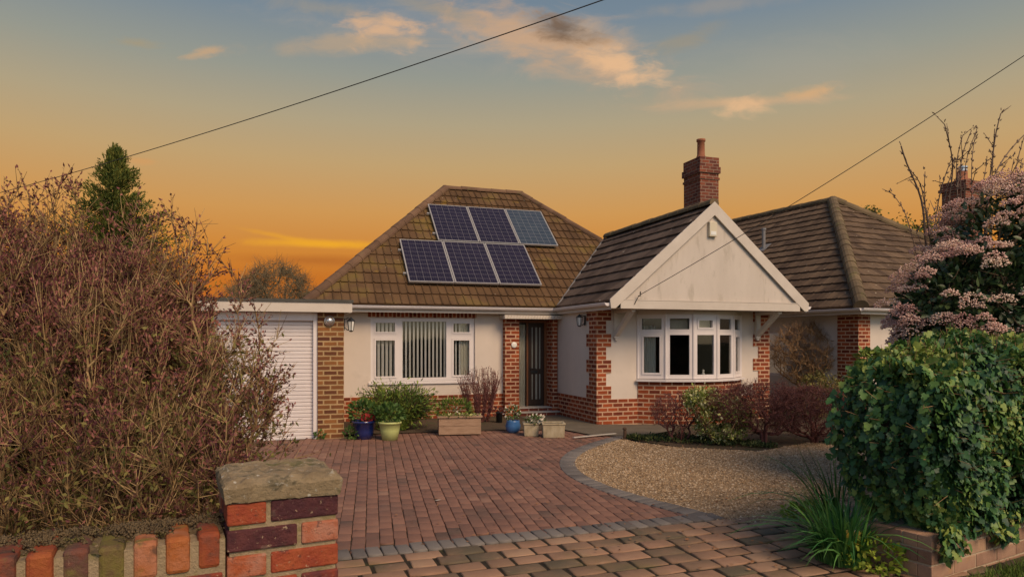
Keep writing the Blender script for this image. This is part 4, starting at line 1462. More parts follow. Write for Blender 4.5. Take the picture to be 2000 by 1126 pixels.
# moss and earth that has settled along the top of the wall
gx_ = np.arange(-2.95, -.01, .012); gy2 = np.linspace(0, 1, 14)
XX, TT = np.meshgrid(gx_, gy2, indexing='ij')
edge = .045 + .026 * np.sin(XX * 23) + .020 * np.sin(XX * 61 + 1) + rng.normal(0, .004, XX.shape)
YY = edge + (.232 - edge) * TT
ZZ = 1.018 + .022 * np.clip(TT * 3, 0, 1) + .008 * np.sin(XX * 31 + TT * 5) + .006 * np.sin(XX * 83 + TT * 9) + rng.normal(0, .003, XX.shape)
nx_, ny_ = XX.shape
V = np.stack([XX, YY, ZZ], 2).reshape(-1, 3)
ii, jj = np.meshgrid(np.arange(nx_ - 1), np.arange(ny_ - 1), indexing='ij')
b_ = (ii * ny_ + jj).ravel()
np_mesh('moss_layer', V, np.stack([b_, b_ + ny_, b_ + ny_ + 1, b_ + 1], 1), rng.random(len(b_)), MT['moss'], fw)
n = 16000
P = np.c_[-2.0 * rng.random(n), .012 + .22 * rng.random(n) ** .75, np.full(n, 1.046)]
pat = np.sin(P[:, 0] * 17 + 1) * np.sin(P[:, 0] * 41) + np.sin(P[:, 1] * 60 + P[:, 0] * 23) * .6 + (P[:, 1] - .07) * 11
P = P[pat + rng.normal(0, .5, n) > .95]
P[:, 2] += .010 * rng.random(len(P))
leaves('moss_tufts', P, rng.normal(0, 1, P.shape) + A([0, 0, .5]), rng.normal(size=P.shape), .008 + .012 * rng.random(len(P)), .007 + .005 * rng.random(len(P)), 'bud', MT['moss'], fw)

# right-hand low wall
RR = radians(30)
RO = A([2.88, 4.74])
rw = thing('garden_wall', 'low pinkish brick wall under the ivy hedge', 'wall', (RO[0], RO[1], 0), RR)
mb = MB(); mb.box(.006, 5, .006, .44, -.05, .297); mb.build('mortar_core', MT['mortar_pink'], rw)
mb = MB()
z, r_ = .305, 0
while z > -.05:
    x = 0
    first = True
    while x < 4.9:
        L_ = .29 if not (first and r_ % 2) else .14
        mb.box(x, x + L_ - .011, random.uniform(-.002, .002), .1, z - .092, z - .002, random.random())
        x += L_; first = False
    y = .101 if r_ % 2 == 0 else .101
    for (a, b) in (((.101, .27), (.281, .445)) if r_ % 2 else ((.101, .20), (.211, .445))):
        mb.box(-.0005, .1, a, b, z - .092, z - .002, random.random())
    z -= .103; r_ += 1
mb.build('brickwork', MT['pink_brick'], rw, bevel=.005)

# ================================================================== PLANTS
# --- big left shrub
bush = thing('large_shrub', 'huge twiggy purple brown shrub behind the low brick wall', 'shrub', (-2.0, 3.3, 0))


def rel(P, o):
    return P - A(o.location)


ells = [((-2.38, 3.50, 1.52), (.88, .7, .62), 5), ((-2.60, 3.55, 1.98), (.50, .42, .34), 2.5), ((-1.84, 3.5, 1.78), (.30, .3, .34), 1.7), ((-1.84, 3.35, 1.42), (.44, .45, .46), 2.4),
        ((-1.90, 3.0, 1.10), (.60, .38, .34), 2.2), ((-2.6, 3.2, 1.35), (.6, .55, .6), 2), ((-1.36, 3.3, 1.32), (.20, .3, .34), .9), ((-1.52, 2.95, 1.0), (.40, .34, .30), 1.7), ((-2.4, 3.0, 1.05), (.7, .4, .35), 1.2)]
tips, _ = in_ellipsoids(3000, ells, .55)
tips = tips[(tips[:, 2] > .5) & (tips[:, 1] > 2.46)]
# upright shoots along the crown
sh = A([W(px, py, Y) for px, py, Y in [(8, 385, 3.5), (35, 372, 3.4), (50, 365, 3.5), (66, 392, 3.6), (85, 372, 3.5), (100, 380, 3.6), (118, 362, 3.4), (135, 372, 3.5), (150, 395, 3.5), (170, 410, 3.6),
                                        (212, 440, 3.5), (240, 425, 3.6), (262, 420, 3.4), (290, 440, 3.6), (312, 425, 3.5), (335, 432, 3.4), (352, 440, 3.5), (385, 438, 3.6), (372, 470, 3.5), (405, 465, 3.4), (437, 515, 3.5), (415, 540, 3.4),
                                        (505, 642, 3.4), (540, 662, 3.4), (528, 700, 3.3), (545, 750, 3.4), (538, 790, 3.3), (520, 815, 3.3), (560, 820, 3.2), (575, 895, 3.1), (555, 880, 3.2), (500, 610, 3.4), (470, 590, 3.5)]])
tips = np.r_[tips, sh]
stems = []
for i in range(34):
    x, y = -3.0 + 1.7 * rng.random(), 2.65 + .8 * rng.random()
    hx = x + rng.normal(0, .10); hy = y + rng.normal(0, .08)
    hgt = .55 + .55 * rng.random()
    stems.append([A([x, y, 0]), A([(x + hx) / 2 + rng.normal(0, .02), (y + hy) / 2, hgt * .5]), A([hx, hy, hgt])])
for (px, Y, zt) in ((165, 2.95, 1.35), (322, 2.75, 1.05), (60, 3.0, 1.3)):   # thick stems one can see
    X = (px - 1000) / F * Y
    stems.append([A([X, Y, 0]), A([X + .01, Y, .5]), A([X - .01, Y, .9]), A([X + .02, Y + .02, zt])])
N, Dn, Par, cnt, ends = grow(stems, tips, alpha=.75, step=.07, wob=.007, tan=.40)
R = np.minimum(.0019 * cnt ** .46, .024)
limb_mesh('branches', rel(N, bush), Par, R, MT['twig_bush'], bush, 5)
thin = np.where((cnt < 12) & (N[:, 2] > .45))[0]
k = rng.choice(thin, 30000)
d = unit(Dn[k] + rng.normal(0, .55, (len(k), 3)) + A([0, 0, .25]))
L = .05 + .10 * rng.random(len(k))
P0 = N[k]; P1 = P0 + d * L[:, None]
sticks('twigs', rel(P0, bush), rel(P1, bush), .0018, .0009, MT['twig_bush'], bush, rng.random(len(k)))
# long straight young shoots
k2 = rng.choice(thin, 5200)
ctr = A([-2.1, 3.4, .9])
d2 = unit(unit(N[k2] - ctr) * .8 + Dn[k2] * .5 + rng.normal(0, .28, (len(k2), 3)) + A([0, 0, .55]))
L2 = .14 + .24 * rng.random(len(k2))
end2 = N[k2] + d2 * L2[:, None]
q = np.min(A([np.linalg.norm((end2 - A(e[0])) / A(e[1]), axis=1) for e in ells]), 0)
k2, d2, L2, end2 = k2[q < 1.04], d2[q < 1.04], L2[q < 1.04], end2[q < 1.04]
sticks('shoots', rel(N[k2], bush), rel(end2, bush), .0030, .0014, MT['twig_bush'], bush, .35 + .65 * rng.random(len(k2)))
f2 = rng.random((len(k2), 16)) ** .6
Pb = (N[k2][:, None] + (d2 * L2[:, None])[:, None] * f2[..., None]).reshape(-1, 3) + rng.normal(0, .004, (len(k2) * 16, 3))
Db = (np.repeat(d2[:, None], 16, 1) + rng.normal(0, .55, (len(k2), 16, 3))).reshape(-1, 3)
clmp = np.sin(Pb[:, 0] * 11 + Pb[:, 1] * 5) * np.sin(Pb[:, 2] * 10 + Pb[:, 0] * 4 + 1) + .5 * np.sin(Pb[:, 0] * 23 + 2) * np.sin(Pb[:, 2] * 21)
kp = rng.random(len(Pb)) < np.clip(.8 + .9 * clmp, .28, 1.6) * np.clip(.15 + 1.2 * (Pb[:, 2] + .25 * (Pb[:, 0] + 2) - 1.0), .06, .97)
leaves('shoot_buds', rel(Pb[kp], bush), Db[kp], rng.normal(size=(kp.sum(), 3)), .017 + .014 * rng.random(kp.sum()), .0095, 'diamond', MT['bud_bush'], bush)
# buds sit along the shoots
f = rng.random((len(k), 5)) ** .7
P = (P0[:, None] + (P1 - P0)[:, None] * f[..., None]).reshape(-1, 3)
D = (np.repeat(d[:, None], 5, 1) + rng.normal(0, .6, (len(k), 5, 3))).reshape(-1, 3)
zz = P[:, 2] + .25 * (P[:, 0] + 2)
clmp = np.sin(P[:, 0] * 11 + P[:, 1] * 5) * np.sin(P[:, 2] * 10 + P[:, 0] * 4 + 1) + .5 * np.sin(P[:, 0] * 23 + 2) * np.sin(P[:, 2] * 21)
keep = rng.random(len(P)) < np.clip(.75 + .9 * clmp, .22, 1.6) * np.clip(.16 + 1.15 * (zz - 1.0), .08, .97)
P, D = P[keep], D[keep]
n = len(P)
leaves('buds', rel(P, bush), D, rng.normal(size=(n, 3)), .013 + .014 * rng.random(n), .007 + .005 * rng.random(n), 'diamond', MT['bud_bush'], bush)
k = rng.choice(thin, 24000)
k = k[(N[k, 2] < 1.65)]
P = N[k] + rng.normal(0, .05, (len(k), 3))
leaves('small_leaves', rel(P, bush), rng.normal(size=(len(k), 3)), rng.normal(size=(len(k), 3)), .018 + .02 * rng.random(len(k)), .013, 'diamond', MT['olive_leaf'], bush)


# --- conifer behind the shrub
def conifer(name, label, x, y, h, r, n=1500):
    t = thing(name, label, 'tree', (x, y, 0))
    mb = MB(); mb.tube([(0, 0, 0), (.05, 0, h * .5), (0, 0, h * .97)], [.13, .08, .01], 7); mb.build('trunk', MT['bark'], t)
    zc = rng.random(n) ** .8 * h * .9 + h * .08
    rr = r * (1 - zc / h) ** .97 * (.28 + .95 * rng.random(n) ** 1.4)
    a = rng.random(n) * 2 * pi
    tip = np.c_[np.cos(a) * rr, np.sin(a) * rr, np.minimum(zc + .1 + .12 * rr, h + .05)]
    root = np.c_[np.zeros((n, 2)), zc - .15 * rr]
    sticks('branches', root, tip, .012, .003, MT['bark'], t)
    m = 84
    f = .25 + .85 * rng.random((n, m))
    P = (root[:, None] + (tip - root)[:, None] * f[..., None]).reshape(-1, 3) + rng.normal(0, .035, (n * m, 3))
    D = np.repeat(unit(tip - root + A([0, 0, .15])), m, 0) + rng.normal(0, .5, (n * m, 3)) + A([0, 0, .35])
    zl = h * (.86 + .16 * rng.random(260)); P = np.r_[P, np.c_[rng.normal(0, .03, (260, 2)), zl]]; D = np.r_[D, rng.normal(0, .5, (260, 3)) + A([0, 0, 1.2])]
    leaves('crown', P, D, rng.normal(size=P.shape), .05 + .07 * rng.random(len(P)), .028, 'diamond', MT['conifer'], t)


c = W(226, 292, 16)
conifer('conifer_tree', 'pointed green conifer behind the large brown shrub', c[0], c[1], c[2], 3.3, 520)

# --- far bare trees
def bare_tree(name, label, x, y, trunk, cr, rad, ntip, rt, mat, seed_wob=.25, step=.9):
    t = thing(name, label, 'tree', (x, y, 0))
    tips, _ = in_ellipsoids(ntip, [(cr, rad, 1)], .7)
    tips = tips[tips[:, 2] > cr[2] - rad[2] * .5]
    st = [[A([0, 0, 0]), A([.1, 0, trunk * .5]), A([0, .1, trunk])]]
    N, Dn, Par, cnt, ends = grow(st, tips, .35, step, seed_wob, tan=.4)
    R = rt * cnt ** .42
    limb_mesh('branches', N, Par, R, mat, t, 4)
    k = rng.choice(np.where(cnt < 8)[0], ntip * 4)
    d = unit(Dn[k] + rng.normal(0, .5, (len(k), 3)) + A([0, 0, .3]))
    sticks('crown', N[k], N[k] + d * (rad[0] * .22 * (.4 + rng.random(len(k))))[:, None], rt * .8, rt * .4, mat, t)
    return t


bare_tree('bare_tree', 'large round bare tree on the horizon behind the garage', (540 - 1000) / F * 60, 60, 3.2, A([0, 0, 4.8]), A([3.5, 3.2, 3.55]), 1500, .013, MT['far_twig'])
bare_tree('bare_tree', 'smaller bare tree on the horizon, half hidden by the large shrub', (478 - 1000) / F * 66, 66, 2.5, A([0, 0, 4.0]), A([2.6, 2.6, 3.6]), 900, .013, MT['far_twig'])

# --- hedge
hd = thing('ivy_hedge', 'clipped dark green ivy hedge on the low pink wall', 'hedge', (RO[0], RO[1], 0), RR)
HL, HT, HB, HTOP = 3.6, .66, .30, 1.665
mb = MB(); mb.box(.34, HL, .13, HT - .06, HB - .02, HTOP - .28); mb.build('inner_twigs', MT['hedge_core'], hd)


def hedge_surface(n):
    # front, left end and top in the hedge's own frame, bulging and rounded at the shoulders
    ar = A([HL * (HTOP - HB), HT * (HTOP - HB), HL * HT]); ar = ar / ar.sum()
    w = rng.choice(3, n, p=ar)
    a, b = rng.random(n), rng.random(n)
    bul = .085 * np.sin(a * 19 + 1) * np.sin(b * 6 + a * 8) + .045 * np.sin(a * 53 + 2) * np.sin(b * 17 + 1)
    P = np.zeros((n, 3)); Nn = np.zeros((n, 3))
    top = HTOP - .13 * (1 - np.clip(np.where(w == 1, 0, a) / .38, 0, 1)) ** 1.5
    zz = HB + (top - HB) * b
    curve = -.115 * np.sin(b * pi)
    f = w == 0
    P[f] = np.c_[a[f] * (HL + .1) - .1, (curve + bul)[f] + .20 * np.clip((b[f] - .78) / .22, 0, 1) ** 2, zz[f] - .06 * np.sin(a[f] * 25) * (b[f] < .15)]; Nn[f] = (0, -1, .15)
    f = w == 1
    P[f] = np.c_[(1.2 * curve + bul * .8)[f] - .02 + .24 * (1 - np.minimum(1, b[f] / .55)) ** 1.4 + .22 * np.clip((b[f] - .72) / .28, 0, 1) ** 2, a[f] * (HT + .08) - .08, zz[f]]; Nn[f] = (-1, -.1, .1)
    f = w == 2
    x_, y_ = a[f] * HL, b[f] * HT
    P[f] = np.c_[x_, y_, (top + bul * .8)[f] - .15 * np.clip(1 - x_ / .25, 0, 1) ** 2 - .14 * np.clip(1 - y_ / .22, 0, 1) ** 2]; Nn[f] = (0, 0, 1)
    k_ = (w == 0) & (P[:, 0] < .35)                       # the front tapers in at its left foot too
    P[k_, 0] += (.28 * (1 - np.minimum(1, b[k_] / .55)) ** 1.3) * np.clip(1 - (P[k_, 0] + .1) / .45, 0, 1)
    c_ = np.exp(-(P[:, 0] ** 2 + P[:, 1] ** 2) / .02)
    P[:, 0] += .03 * c_; P[:, 1] += .03 * c_
    return P, Nn, w


P, Nn, w = hedge_surface(36000)
P -= unit(Nn) * (rng.random(len(P)) ** 1.5 * .14)[:, None]
D = A([0, 0, -1.]) * np.where(w == 2, .1, 1.0)[:, None] + rng.normal(0, .45, (len(P), 3)) + Nn * .35
Nl = unit(Nn + rng.normal(0, .38, (len(P), 3)))
L = .024 + .045 * rng.random(len(P)) ** 1.8
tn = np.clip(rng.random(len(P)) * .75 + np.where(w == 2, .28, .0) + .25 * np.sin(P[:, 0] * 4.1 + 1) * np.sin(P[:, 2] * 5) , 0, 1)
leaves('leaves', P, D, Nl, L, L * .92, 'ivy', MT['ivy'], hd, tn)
n = 900
P, Nn, w = hedge_surface(n)
sticks('stems', P - unit(Nn) * .05, P + unit(Nn + rng.normal(0, .4, (n, 3)) + A([0, 0, .2])) * (.03 + .07 * rng.random(n))[:, None], .0025, .0015, MT['brown_twig'], hd)
# trailing shoots over the wall
P = np.c_[rng.random(700) * 2.2, -.03 - .05 * rng.random(700), HB + .08 - .22 * rng.random(700) ** 1.6]
P = P[(np.sin(P[:, 0] * 9) > .1) | (P[:, 2] > HB - .02)]
leaves('trailing_shoots', P, A([0, 0, -1.]) + rng.normal(0, .5, P.shape), A([0, -1., .2]) + rng.normal(0, .4, P.shape), .045 + .03 * rng.random(len(P)), .05, 'ivy', MT['ivy'], hd)

# --- viburnum behind the hedge
vb = thing('flowering_shrub', 'tall dark evergreen shrub covered in pink flower heads', 'shrub', (5.35, 7.4, 0))
ce = [((.45, .1, 2.35), (1.15, .9, 1.05), 3), ((-.35, -.1, 1.85), (.85, .7, .75), 3), ((.8, .0, 2.85), (.75, .7, .70), 2), ((-.7, -.2, 1.55), (.5, .5, .5), 1)]
heads, dirs = in_ellipsoids(1250, ce, 1.0)
ok = np.ones(len(heads), bool)
for e in ce:                                # only the outside of the union flowers
    q = ((heads - A(e[0])) / A(e[1]))
    ok &= (np.linalg.norm(q, axis=1) > .88)
heads, dirs = heads[ok], dirs[ok]
tips, _ = in_ellipsoids(260, ce, .6)
st = [[A([x, y, 0]), A([x * 1.2, y, .6]), A([x * 1.5, y, 1.0])] for x, y in ((-.2, 0), (.2, .1), (.4, -.1), (0, .2))]
N, Dn, Par, cnt, ends = grow(st, np.r_[tips, heads], .4, .12, .02)
limb_mesh('branches', N, Par, .004 * cnt ** .45, MT['bark'], vb, 5)
P, d = in_ellipsoids(17000, ce, .8)
D = unit(d + rng.normal(0, .6, P.shape) + A([0, 0, -.15]))
L = .06 + .05 * rng.random(len(P))
leaves('leaves', P, D, unit(d * .7 + A([0, 0, .7]) + rng.normal(0, .4, P.shape)), L, L * .5, 'oval', MT['vib_leaf'], vb)
fl = heads + dirs * .09
m = 90
off = unit(rng.normal(size=(len(fl), m, 3)))
hs = (.06 + .07 * rng.random(len(fl)))[:, None, None]
off[..., 2] = np.abs(off[..., 2]) * .75
P = (fl[:, None] + off * hs * (.75 + .3 * rng.random((len(fl), m, 1)))).reshape(-1, 3)
tn = np.clip(np.repeat(rng.random(len(fl)), m) * .7 + rng.random(len(P)) * .45 - .05, 0, 1)
dn = off.reshape(-1, 3) + rng.normal(0, .4, P.shape)
leaves('flower_heads', P, dn, rng.normal(size=P.shape), .016 + .014 * rng.random(len(P)), .016 + .008 * rng.random(len(P)), 'bud', MT['vib_flower'], vb, tn)

# --- bare upright tree behind it
mg = thing('bare_tree', 'bare upright branches with knobbly buds rising behind the flowering shrub', 'tree', (6.3, 9.2, 0))
shoots = [([(1806, 470), (1803, 400), (1795, 365), (1778, 335), (1766, 312), (1760, 285)], .030), ([(1803, 390), (1800, 350), (1788, 335), (1775, 330)], .014), ([(1775, 428), (1762, 395), (1742, 377)], .010),
          ([(1812, 440), (1808, 405), (1805, 360), (1806, 335)], .010), ([(1822, 480), (1828, 425), (1838, 370), (1850, 330), (1858, 312)], .012), ([(1832, 480), (1840, 420), (1850, 360), (1864, 318)], .012),
          ([(1845, 470), (1852, 400), (1862, 345), (1866, 310), (1855, 280), (1847, 262), (1845, 243)], .020), ([(1866, 312), (1872, 290), (1880, 265)], .012), ([(1876, 380), (1874, 330), (1878, 295), (1890, 272), (1896, 255)], .014),
          ([(1882, 330), (1886, 300), (1900, 275), (1907, 253)], .009), ([(1897, 330), (1898, 285), (1905, 268), (1908, 252)], .008), ([(1868, 420), (1872, 380), (1866, 340), (1880, 310)], .012),
          ([(1925, 390), (1935, 345), (1940, 290), (1944, 260), (1950, 240), (1955, 222)], .020), ([(1940, 300), (1942, 270), (1940, 252)], .012), ([(1930, 370), (1945, 335), (1965, 300), (1985, 278), (2010, 255)], .016),
          ([(1928, 380), (1945, 345), (1962, 325), (1968, 315)], .012), ([(1975, 380), (1982, 335), (1992, 290), (2002, 265)], .014), ([(1980, 345), (1995, 320), (2012, 305)], .009), ([(1970, 370), (1973, 335), (1982, 310)], .009),
          ([(1918, 380), (1918, 355), (1928, 325)], .008), ([(1838, 500), (1820, 450), (1812, 420)], .008), ([(1850, 500), (1868, 450), (1880, 400)], .010), ([(1815, 520), (1800, 480), (1788, 455)], .008),
          ([(1830, 520), (1842, 470), (1848, 430)], .008), ([(1835, 500), (1838, 450), (1832, 400)], .009), ([(1905, 420), (1912, 385), (1922, 350)], .010)]
st, rad, buds_p, buds_d, tw0, tw1 = [], [], [], [], [], []
mbt = MB()
foot = A([6.2, 9.2, 0])
for pts, r0 in shoots:
    Yd = 9.2 + rng.normal(0, .3)
    q = A([W(px + rng.normal(0, 1.0), py, Yd + .05 * i_) for i_, (px, py) in enumerate(pts)])
    q0 = q[0] * .62 + foot * .38; q0[2] = q[0][2] * .55
    q = np.r_[[foot + A([rng.normal(0, .1), rng.normal(0, .1), 0]), q0], q]
    d_ = np.r_[0, np.cumsum(np.linalg.norm(np.diff(q, axis=0), axis=1))]
    sp_ = np.linspace(0, d_[-1], 34)
    c_ = np.stack([np.interp(sp_, d_, q[:, a_]) for a_ in range(3)], 1)
    for _ in range(4): c_[1:-1] = .5 * c_[1:-1] + .25 * (c_[:-2] + c_[2:])
    rr = r0 * .75 * np.linspace(1.25, .28, len(c_)) ** 1.1 + .003
    mbt.tube([p - A(mg.location) for p in c_], list(rr), 6, rng.random())
    tg_ = unit(np.gradient(c_, axis=0))
    for p, t_, z_ in zip(c_[12:], tg_[12:], np.linspace(0, 1, 22)):
        for _ in range(3):
            o_2 = rng.normal(0, 1, 3)
            buds_p.append(p + t_ * rng.random() * .06 + unit(o_2) * .012); buds_d.append(t_ + .55 * unit(o_2))
        if rng.random() < .22:
            e_ = unit(t_ + rng.normal(0, .45, 3)); l_ = .10 + .22 * rng.random()
            tw0.append(p); tw1.append(p + e_ * l_)
            for _ in range(4):
                buds_p.append(p + e_ * l_ * rng.random()); buds_d.append(e_ + rng.normal(0, .4, 3))
for p, q in zip(tw0, tw1): mbt.tube([p - A(mg.location), q - A(mg.location)], [.006, .003], 4, rng.random())
mbt.build('branches', MT['grey_twig'], mg, smooth=True)
bp, bd = rel(A(buds_p), mg), A(buds_d)
leaves('buds', bp, bd, rng.normal(size=bp.shape), .032 + .020 * rng.random(len(bp)), .018, 'bud', MT['grey_twig'], mg)

# --- trees beyond the neighbour
def leafy_tree(name, label, c, rad, n, size, mat):
    t = thing(name, label, 'tree', (c[0], c[1], 0))
    cz = c[2]
    tips, _ = in_ellipsoids(160, [(A([0, 0, cz]), rad, 1)], .6)
    N, Dn, Par, cnt, ends = grow([[A([0, 0, 0]), A([.1, 0, cz * .4]), A([0, 0, cz * .7])]], tips, .35, .5, .1)
    limb_mesh('trunk', N, Par, .025 * cnt ** .45, MT['bark'], t, 5)
    k = rng.integers(0, len(tips), n)
    P = tips[k] + rng.normal(0, .26, (n, 3)) * (rad[0] / 2.2)
    leaves('crown', P, rng.normal(size=(n, 3)), rng.normal(size=(n, 3)) + A([0, 0, .8]), size * (.6 + .8 * rng.random(n)), size * .6, 'diamond', mat, t)


leafy_tree('evergreen_tree', 'dark green tree crown showing above the neighbour roof', W(1790, 505, 34), A([2.6, 2.2, 1.65]), 9000, .17, MT['conifer'])
leafy_tree('evergreen_tree', 'small green tree crown peeping over the roof hip', W(1692, 447, 34), A([.75, .8, 1.0]), 1600, .15, MT['conifer'])


# --- shrubs before the bay
def twig_shrub(name, label, cat, x, y, ells, ntip, stems_n, rt, mat, leafmat=None, nleaf=0, lsize=.02, side=0, sl=.08, droop=0.0, spread=.12, sh=.15, alpha=.4, step=.06, shape='diamond', shell=.65, zlo=.0):
    t = thing(name, label, cat, (x, y, 0))
    tips, _ = in_ellipsoids(ntip, ells, shell)
    tips[:, 2] = np.maximum(tips[:, 2], zlo + .02 + .05 * rng.random(len(tips)))
    st = []
    for i in range(stems_n):
        a = rng.random() * 6.28; r = spread * sqrt(rng.random())
        bx_, by_ = r * cos(a), r * sin(a)
        st.append([A([bx_, by_, -.02]), A([bx_ * 1.3, by_ * 1.3, sh * .5]), A([bx_ * 1.7, by_ * 1.7, sh])])
    N, Dn, Par, cnt, ends = grow(st, tips, alpha, step, .010, droop, .5)
    limb_mesh('branches', N, Par, rt * cnt ** .42, mat, t, 4)
    thin = np.where(cnt < 6)[0]
    if side:
        k = rng.choice(thin, side)
        d = unit(Dn[k] + rng.normal(0, .6, (side, 3)) + A([0, 0, .1 - droop * 2]))
        sticks('twigs', N[k], N[k] + d * (sl * (.4 + rng.random(side)))[:, None], rt * .8, rt * .45, mat, t)
    if nleaf:
        k = rng.choice(thin, nleaf)
        P = N[k] + rng.normal(0, sl * .35, (nleaf, 3))
        P[:, 2] = np.maximum(P[:, 2], .02)
        Ls = lsize * (.6 + .8 * rng.random(nleaf))
        leaves('leaves', P, Dn[k] + rng.normal(0, .7, (nleaf, 3)), rng.normal(0, .6, (nleaf, 3)) + A([0, 0, 1.]), Ls, Ls * (.26 if leafmat is MT['juniper'] else .6), shape, leafmat, t)
    return t


gx, gy_ = G(1492, 868)
twig_shrub('maple_shrub', 'low domed maroon maple with fine bare twigs before the bay', 'shrub', gx, gy_, [(A([.05, .1, .58]), A([.85, .5, .42]), 2), (A([-.45, .0, .66]), A([.50, .4, .3]), 1)], 950, 4, .0028, MT['maple_twig'],
           MT['maple_leaf'], 5200, .022, 6000, .10, .10, .03, .3)
gx, gy_ = G(1590, 862)
twig_shrub('maple_shrub', 'broad maroon twiggy mound between the maple and the ivy hedge', 'shrub', gx, gy_, [(A([.0, .0, .50]), A([.85, .6, .42]), 2)], 800, 4, .0028, MT['maple_twig'],
           MT['maple_leaf'], 6000, .022, 6000, .10, .10, .05, .25)
gx, gy_ = G(1328, 862)
twig_shrub('twiggy_shrub', 'sparse dark reddish twiggy shrub under the bay window', 'shrub', gx, gy_, [(A([-.05, .1, .48]), A([.42, .35, .32]), 1)], 330, 7, .0026, MT['maple_twig'],
           MT['maple_leaf'], 1500, .024, 1500, .08, .0, .10, .12)
gx, gy_ = G(1405, 866)
twig_shrub('variegated_shrub', 'yellow green variegated shrub in front of the bay window', 'shrub', gx, gy_, [(A([.05, .0, .42]), A([.46, .38, .36]), 2), (A([-.25, .05, .66]), A([.27, .25, .24]), 1)], 300, 6, .003, MT['brown_twig'],
           MT['varieg'], 5200, .045, 0, .12, .0, .10, .12, shape='oval')
gx, gy_ = G(1585, 800)
twig_shrub('twiggy_shrub', 'tall bare brown twiggy shrub against the neighbour wall', 'shrub', gx, gy_, [(A([-.1, .2, 1.35]), A([.80, .6, .74]), 2), (A([.4, .2, 1.25]), A([.50, .5, .55]), 1)], 1100, 10, .0034, MT['brown_twig'],
           MT['dry'], 900, .03, 6500, .16, .0, .28, .35)
gx, gy_ = G(1555, 812)
twig_shrub('green_shrub', 'small olive green bush at the foot of the bare brown shrub', 'shrub', gx + .5, gy_, [(A([.0, .0, .55]), A([.5, .4, .38]), 1)], 120, 5, .004, MT['brown_twig'],
           MT['olive_leaf'], 2000, .05, 0, .14)
# ground cover under them
n = 2400
Q = rng.random((n, 2))
a, b = A(G(1225, 858)), A(G(1520, 876))
P2 = a + (b - a) * Q[:, :1] + np.c_[np.zeros(n), (.05 + 1.0 * Q[:, 1]) * np.sin(np.clip(Q[:, 0] * 3.1, 0.25, 2.9))]
P2[:, 1] -= .16 * np.sin(Q[:, 0] * 3.14)
P = np.c_[P2, .005 + .065 * rng.random(n) * (.3 + .6 * np.abs(np.sin(Q[:, 0] * 23)))]
leaves('ground_cover', P, rng.normal(0, .7, (n, 3)) + A([0, 0, .8]), rng.normal(size=(n, 3)) + A([0, 0, .6]), .03 + .04 * rng.random(n), .022, 'oval', MT['cover'], None)
tag(S.objects['ground_cover'], 'low dark green ground cover edging the shrub bed', 'ground cover', kind='stuff')

# --- left border by the house
gx, gy_ = G(768, 842)
twig_shrub('juniper_shrub', 'wide spreading green juniper under the slatted window', 'shrub', gx, gy_ + .1, [(A([.0, .2, .40]), A([.78, .5, .36]), 3), (A([-.2, .3, .62]), A([.55, .35, .20]), 1), (A([.3, .1, .50]), A([.5, .4, .32]), 1)], 520, 9, .004, MT['bark'],
           MT['juniper'], 12000, .085, 0, .12, shape='diamond', droop=-.05, alpha=1.0)
gx, gy_ = G(935, 826)
twig_shrub('twiggy_shrub', 'bare purple vase shaped shrub between window and door', 'shrub', gx, gy_ + .2, [(A([.02, .0, .92]), A([.47, .38, .22]), 2), (A([0., 0, .72]), A([.42, .36, .25]), 1)], 230, 16, .0032, MT['maple_twig'],
           MT['bud_bush'], 1900, .028, 500, .08, .0, .16, .25, alpha=1.6)


# --- pots
def pot_thing(name, label, x, y, prof, mat, soil_r, soil_z, group=None):
    t = thing(name, label, 'flower pot', (x, y, 0), 0, group)
    mb = MB(); mb.lathe(prof, 28); mb.build('pot', mat, t, smooth=True)
    mb = MB(); mb.lathe([(soil_r, soil_z), (0, soil_z + .015)], 20); mb.build('soil', MT['soil'], t)
    return t


x, y = G(708, 858)
t = pot_thing('flower_pot', 'cobalt blue glazed pot with red flowers beside the garage pillar', x, y + .12, [(0, 0), (.14, 0), (.165, .12), (.19, .27), (.205, .275), (.207, .305), (.19, .308), (.18, .26)], MT['blueglaze'], .182, .27)
clump('foliage', A([-.03, .06, .43]), A([.24, .18, .19]), 320, .075, 'oval', MT['green_leaf'], t)
clump('flowers', A([.07, -.03, .35]), A([.10, .09, .06]), 150, .045, 'oval', MT['redfl'], t, .9)
x, y = G(759, 860)
t = pot_thing('flower_pot', 'pale lime green tapered pot with leafy plant', x, y + .12, [(0, 0), (.13, 0), (.16, .16), (.178, .27), (.198, .275), (.20, .305), (.185, .308), (.17, .26)], MT['limepot'], .172, .28)
clump('foliage', A([.0, .0, .42]), A([.22, .18, .17]), 380, .07, 'oval', MT['green_leaf'], t)
x, y = G(1002, 846)
t = pot_thing('flower_pot', 'round mid blue pot with cream flowers before the doorstep', x, y + .1, [(0, 0), (.08, 0), (.125, .06), (.137, .13), (.118, .20), (.122, .225), (.108, .225), (.105, .19)], MT['midblue'], .11, .20)
clump('foliage', A([.0, .0, .33]), A([.13, .12, .14]), 150, .05, 'oval', MT['green_leaf'], t)
clump('flowers', A([-.02, -.02, .36]), A([.14, .12, .14]), 60, .035, 'oval', MT['whitefl'], t, .9)
x, y = G(975, 826)
t = pot_thing('flower_pot', 'narrow black pot with dark trailing plant by the porch pillar', x, y, [(0, 0), (.06, 0), (.065, .2), (.075, .205), (.075, .23), (.06, .23)], MT['black'], .06, .21)
clump('foliage', A([-.10, .0, .24]), A([.20, .1, .07]), 160, .05, 'diamond', MT['maple_leaf'], t)
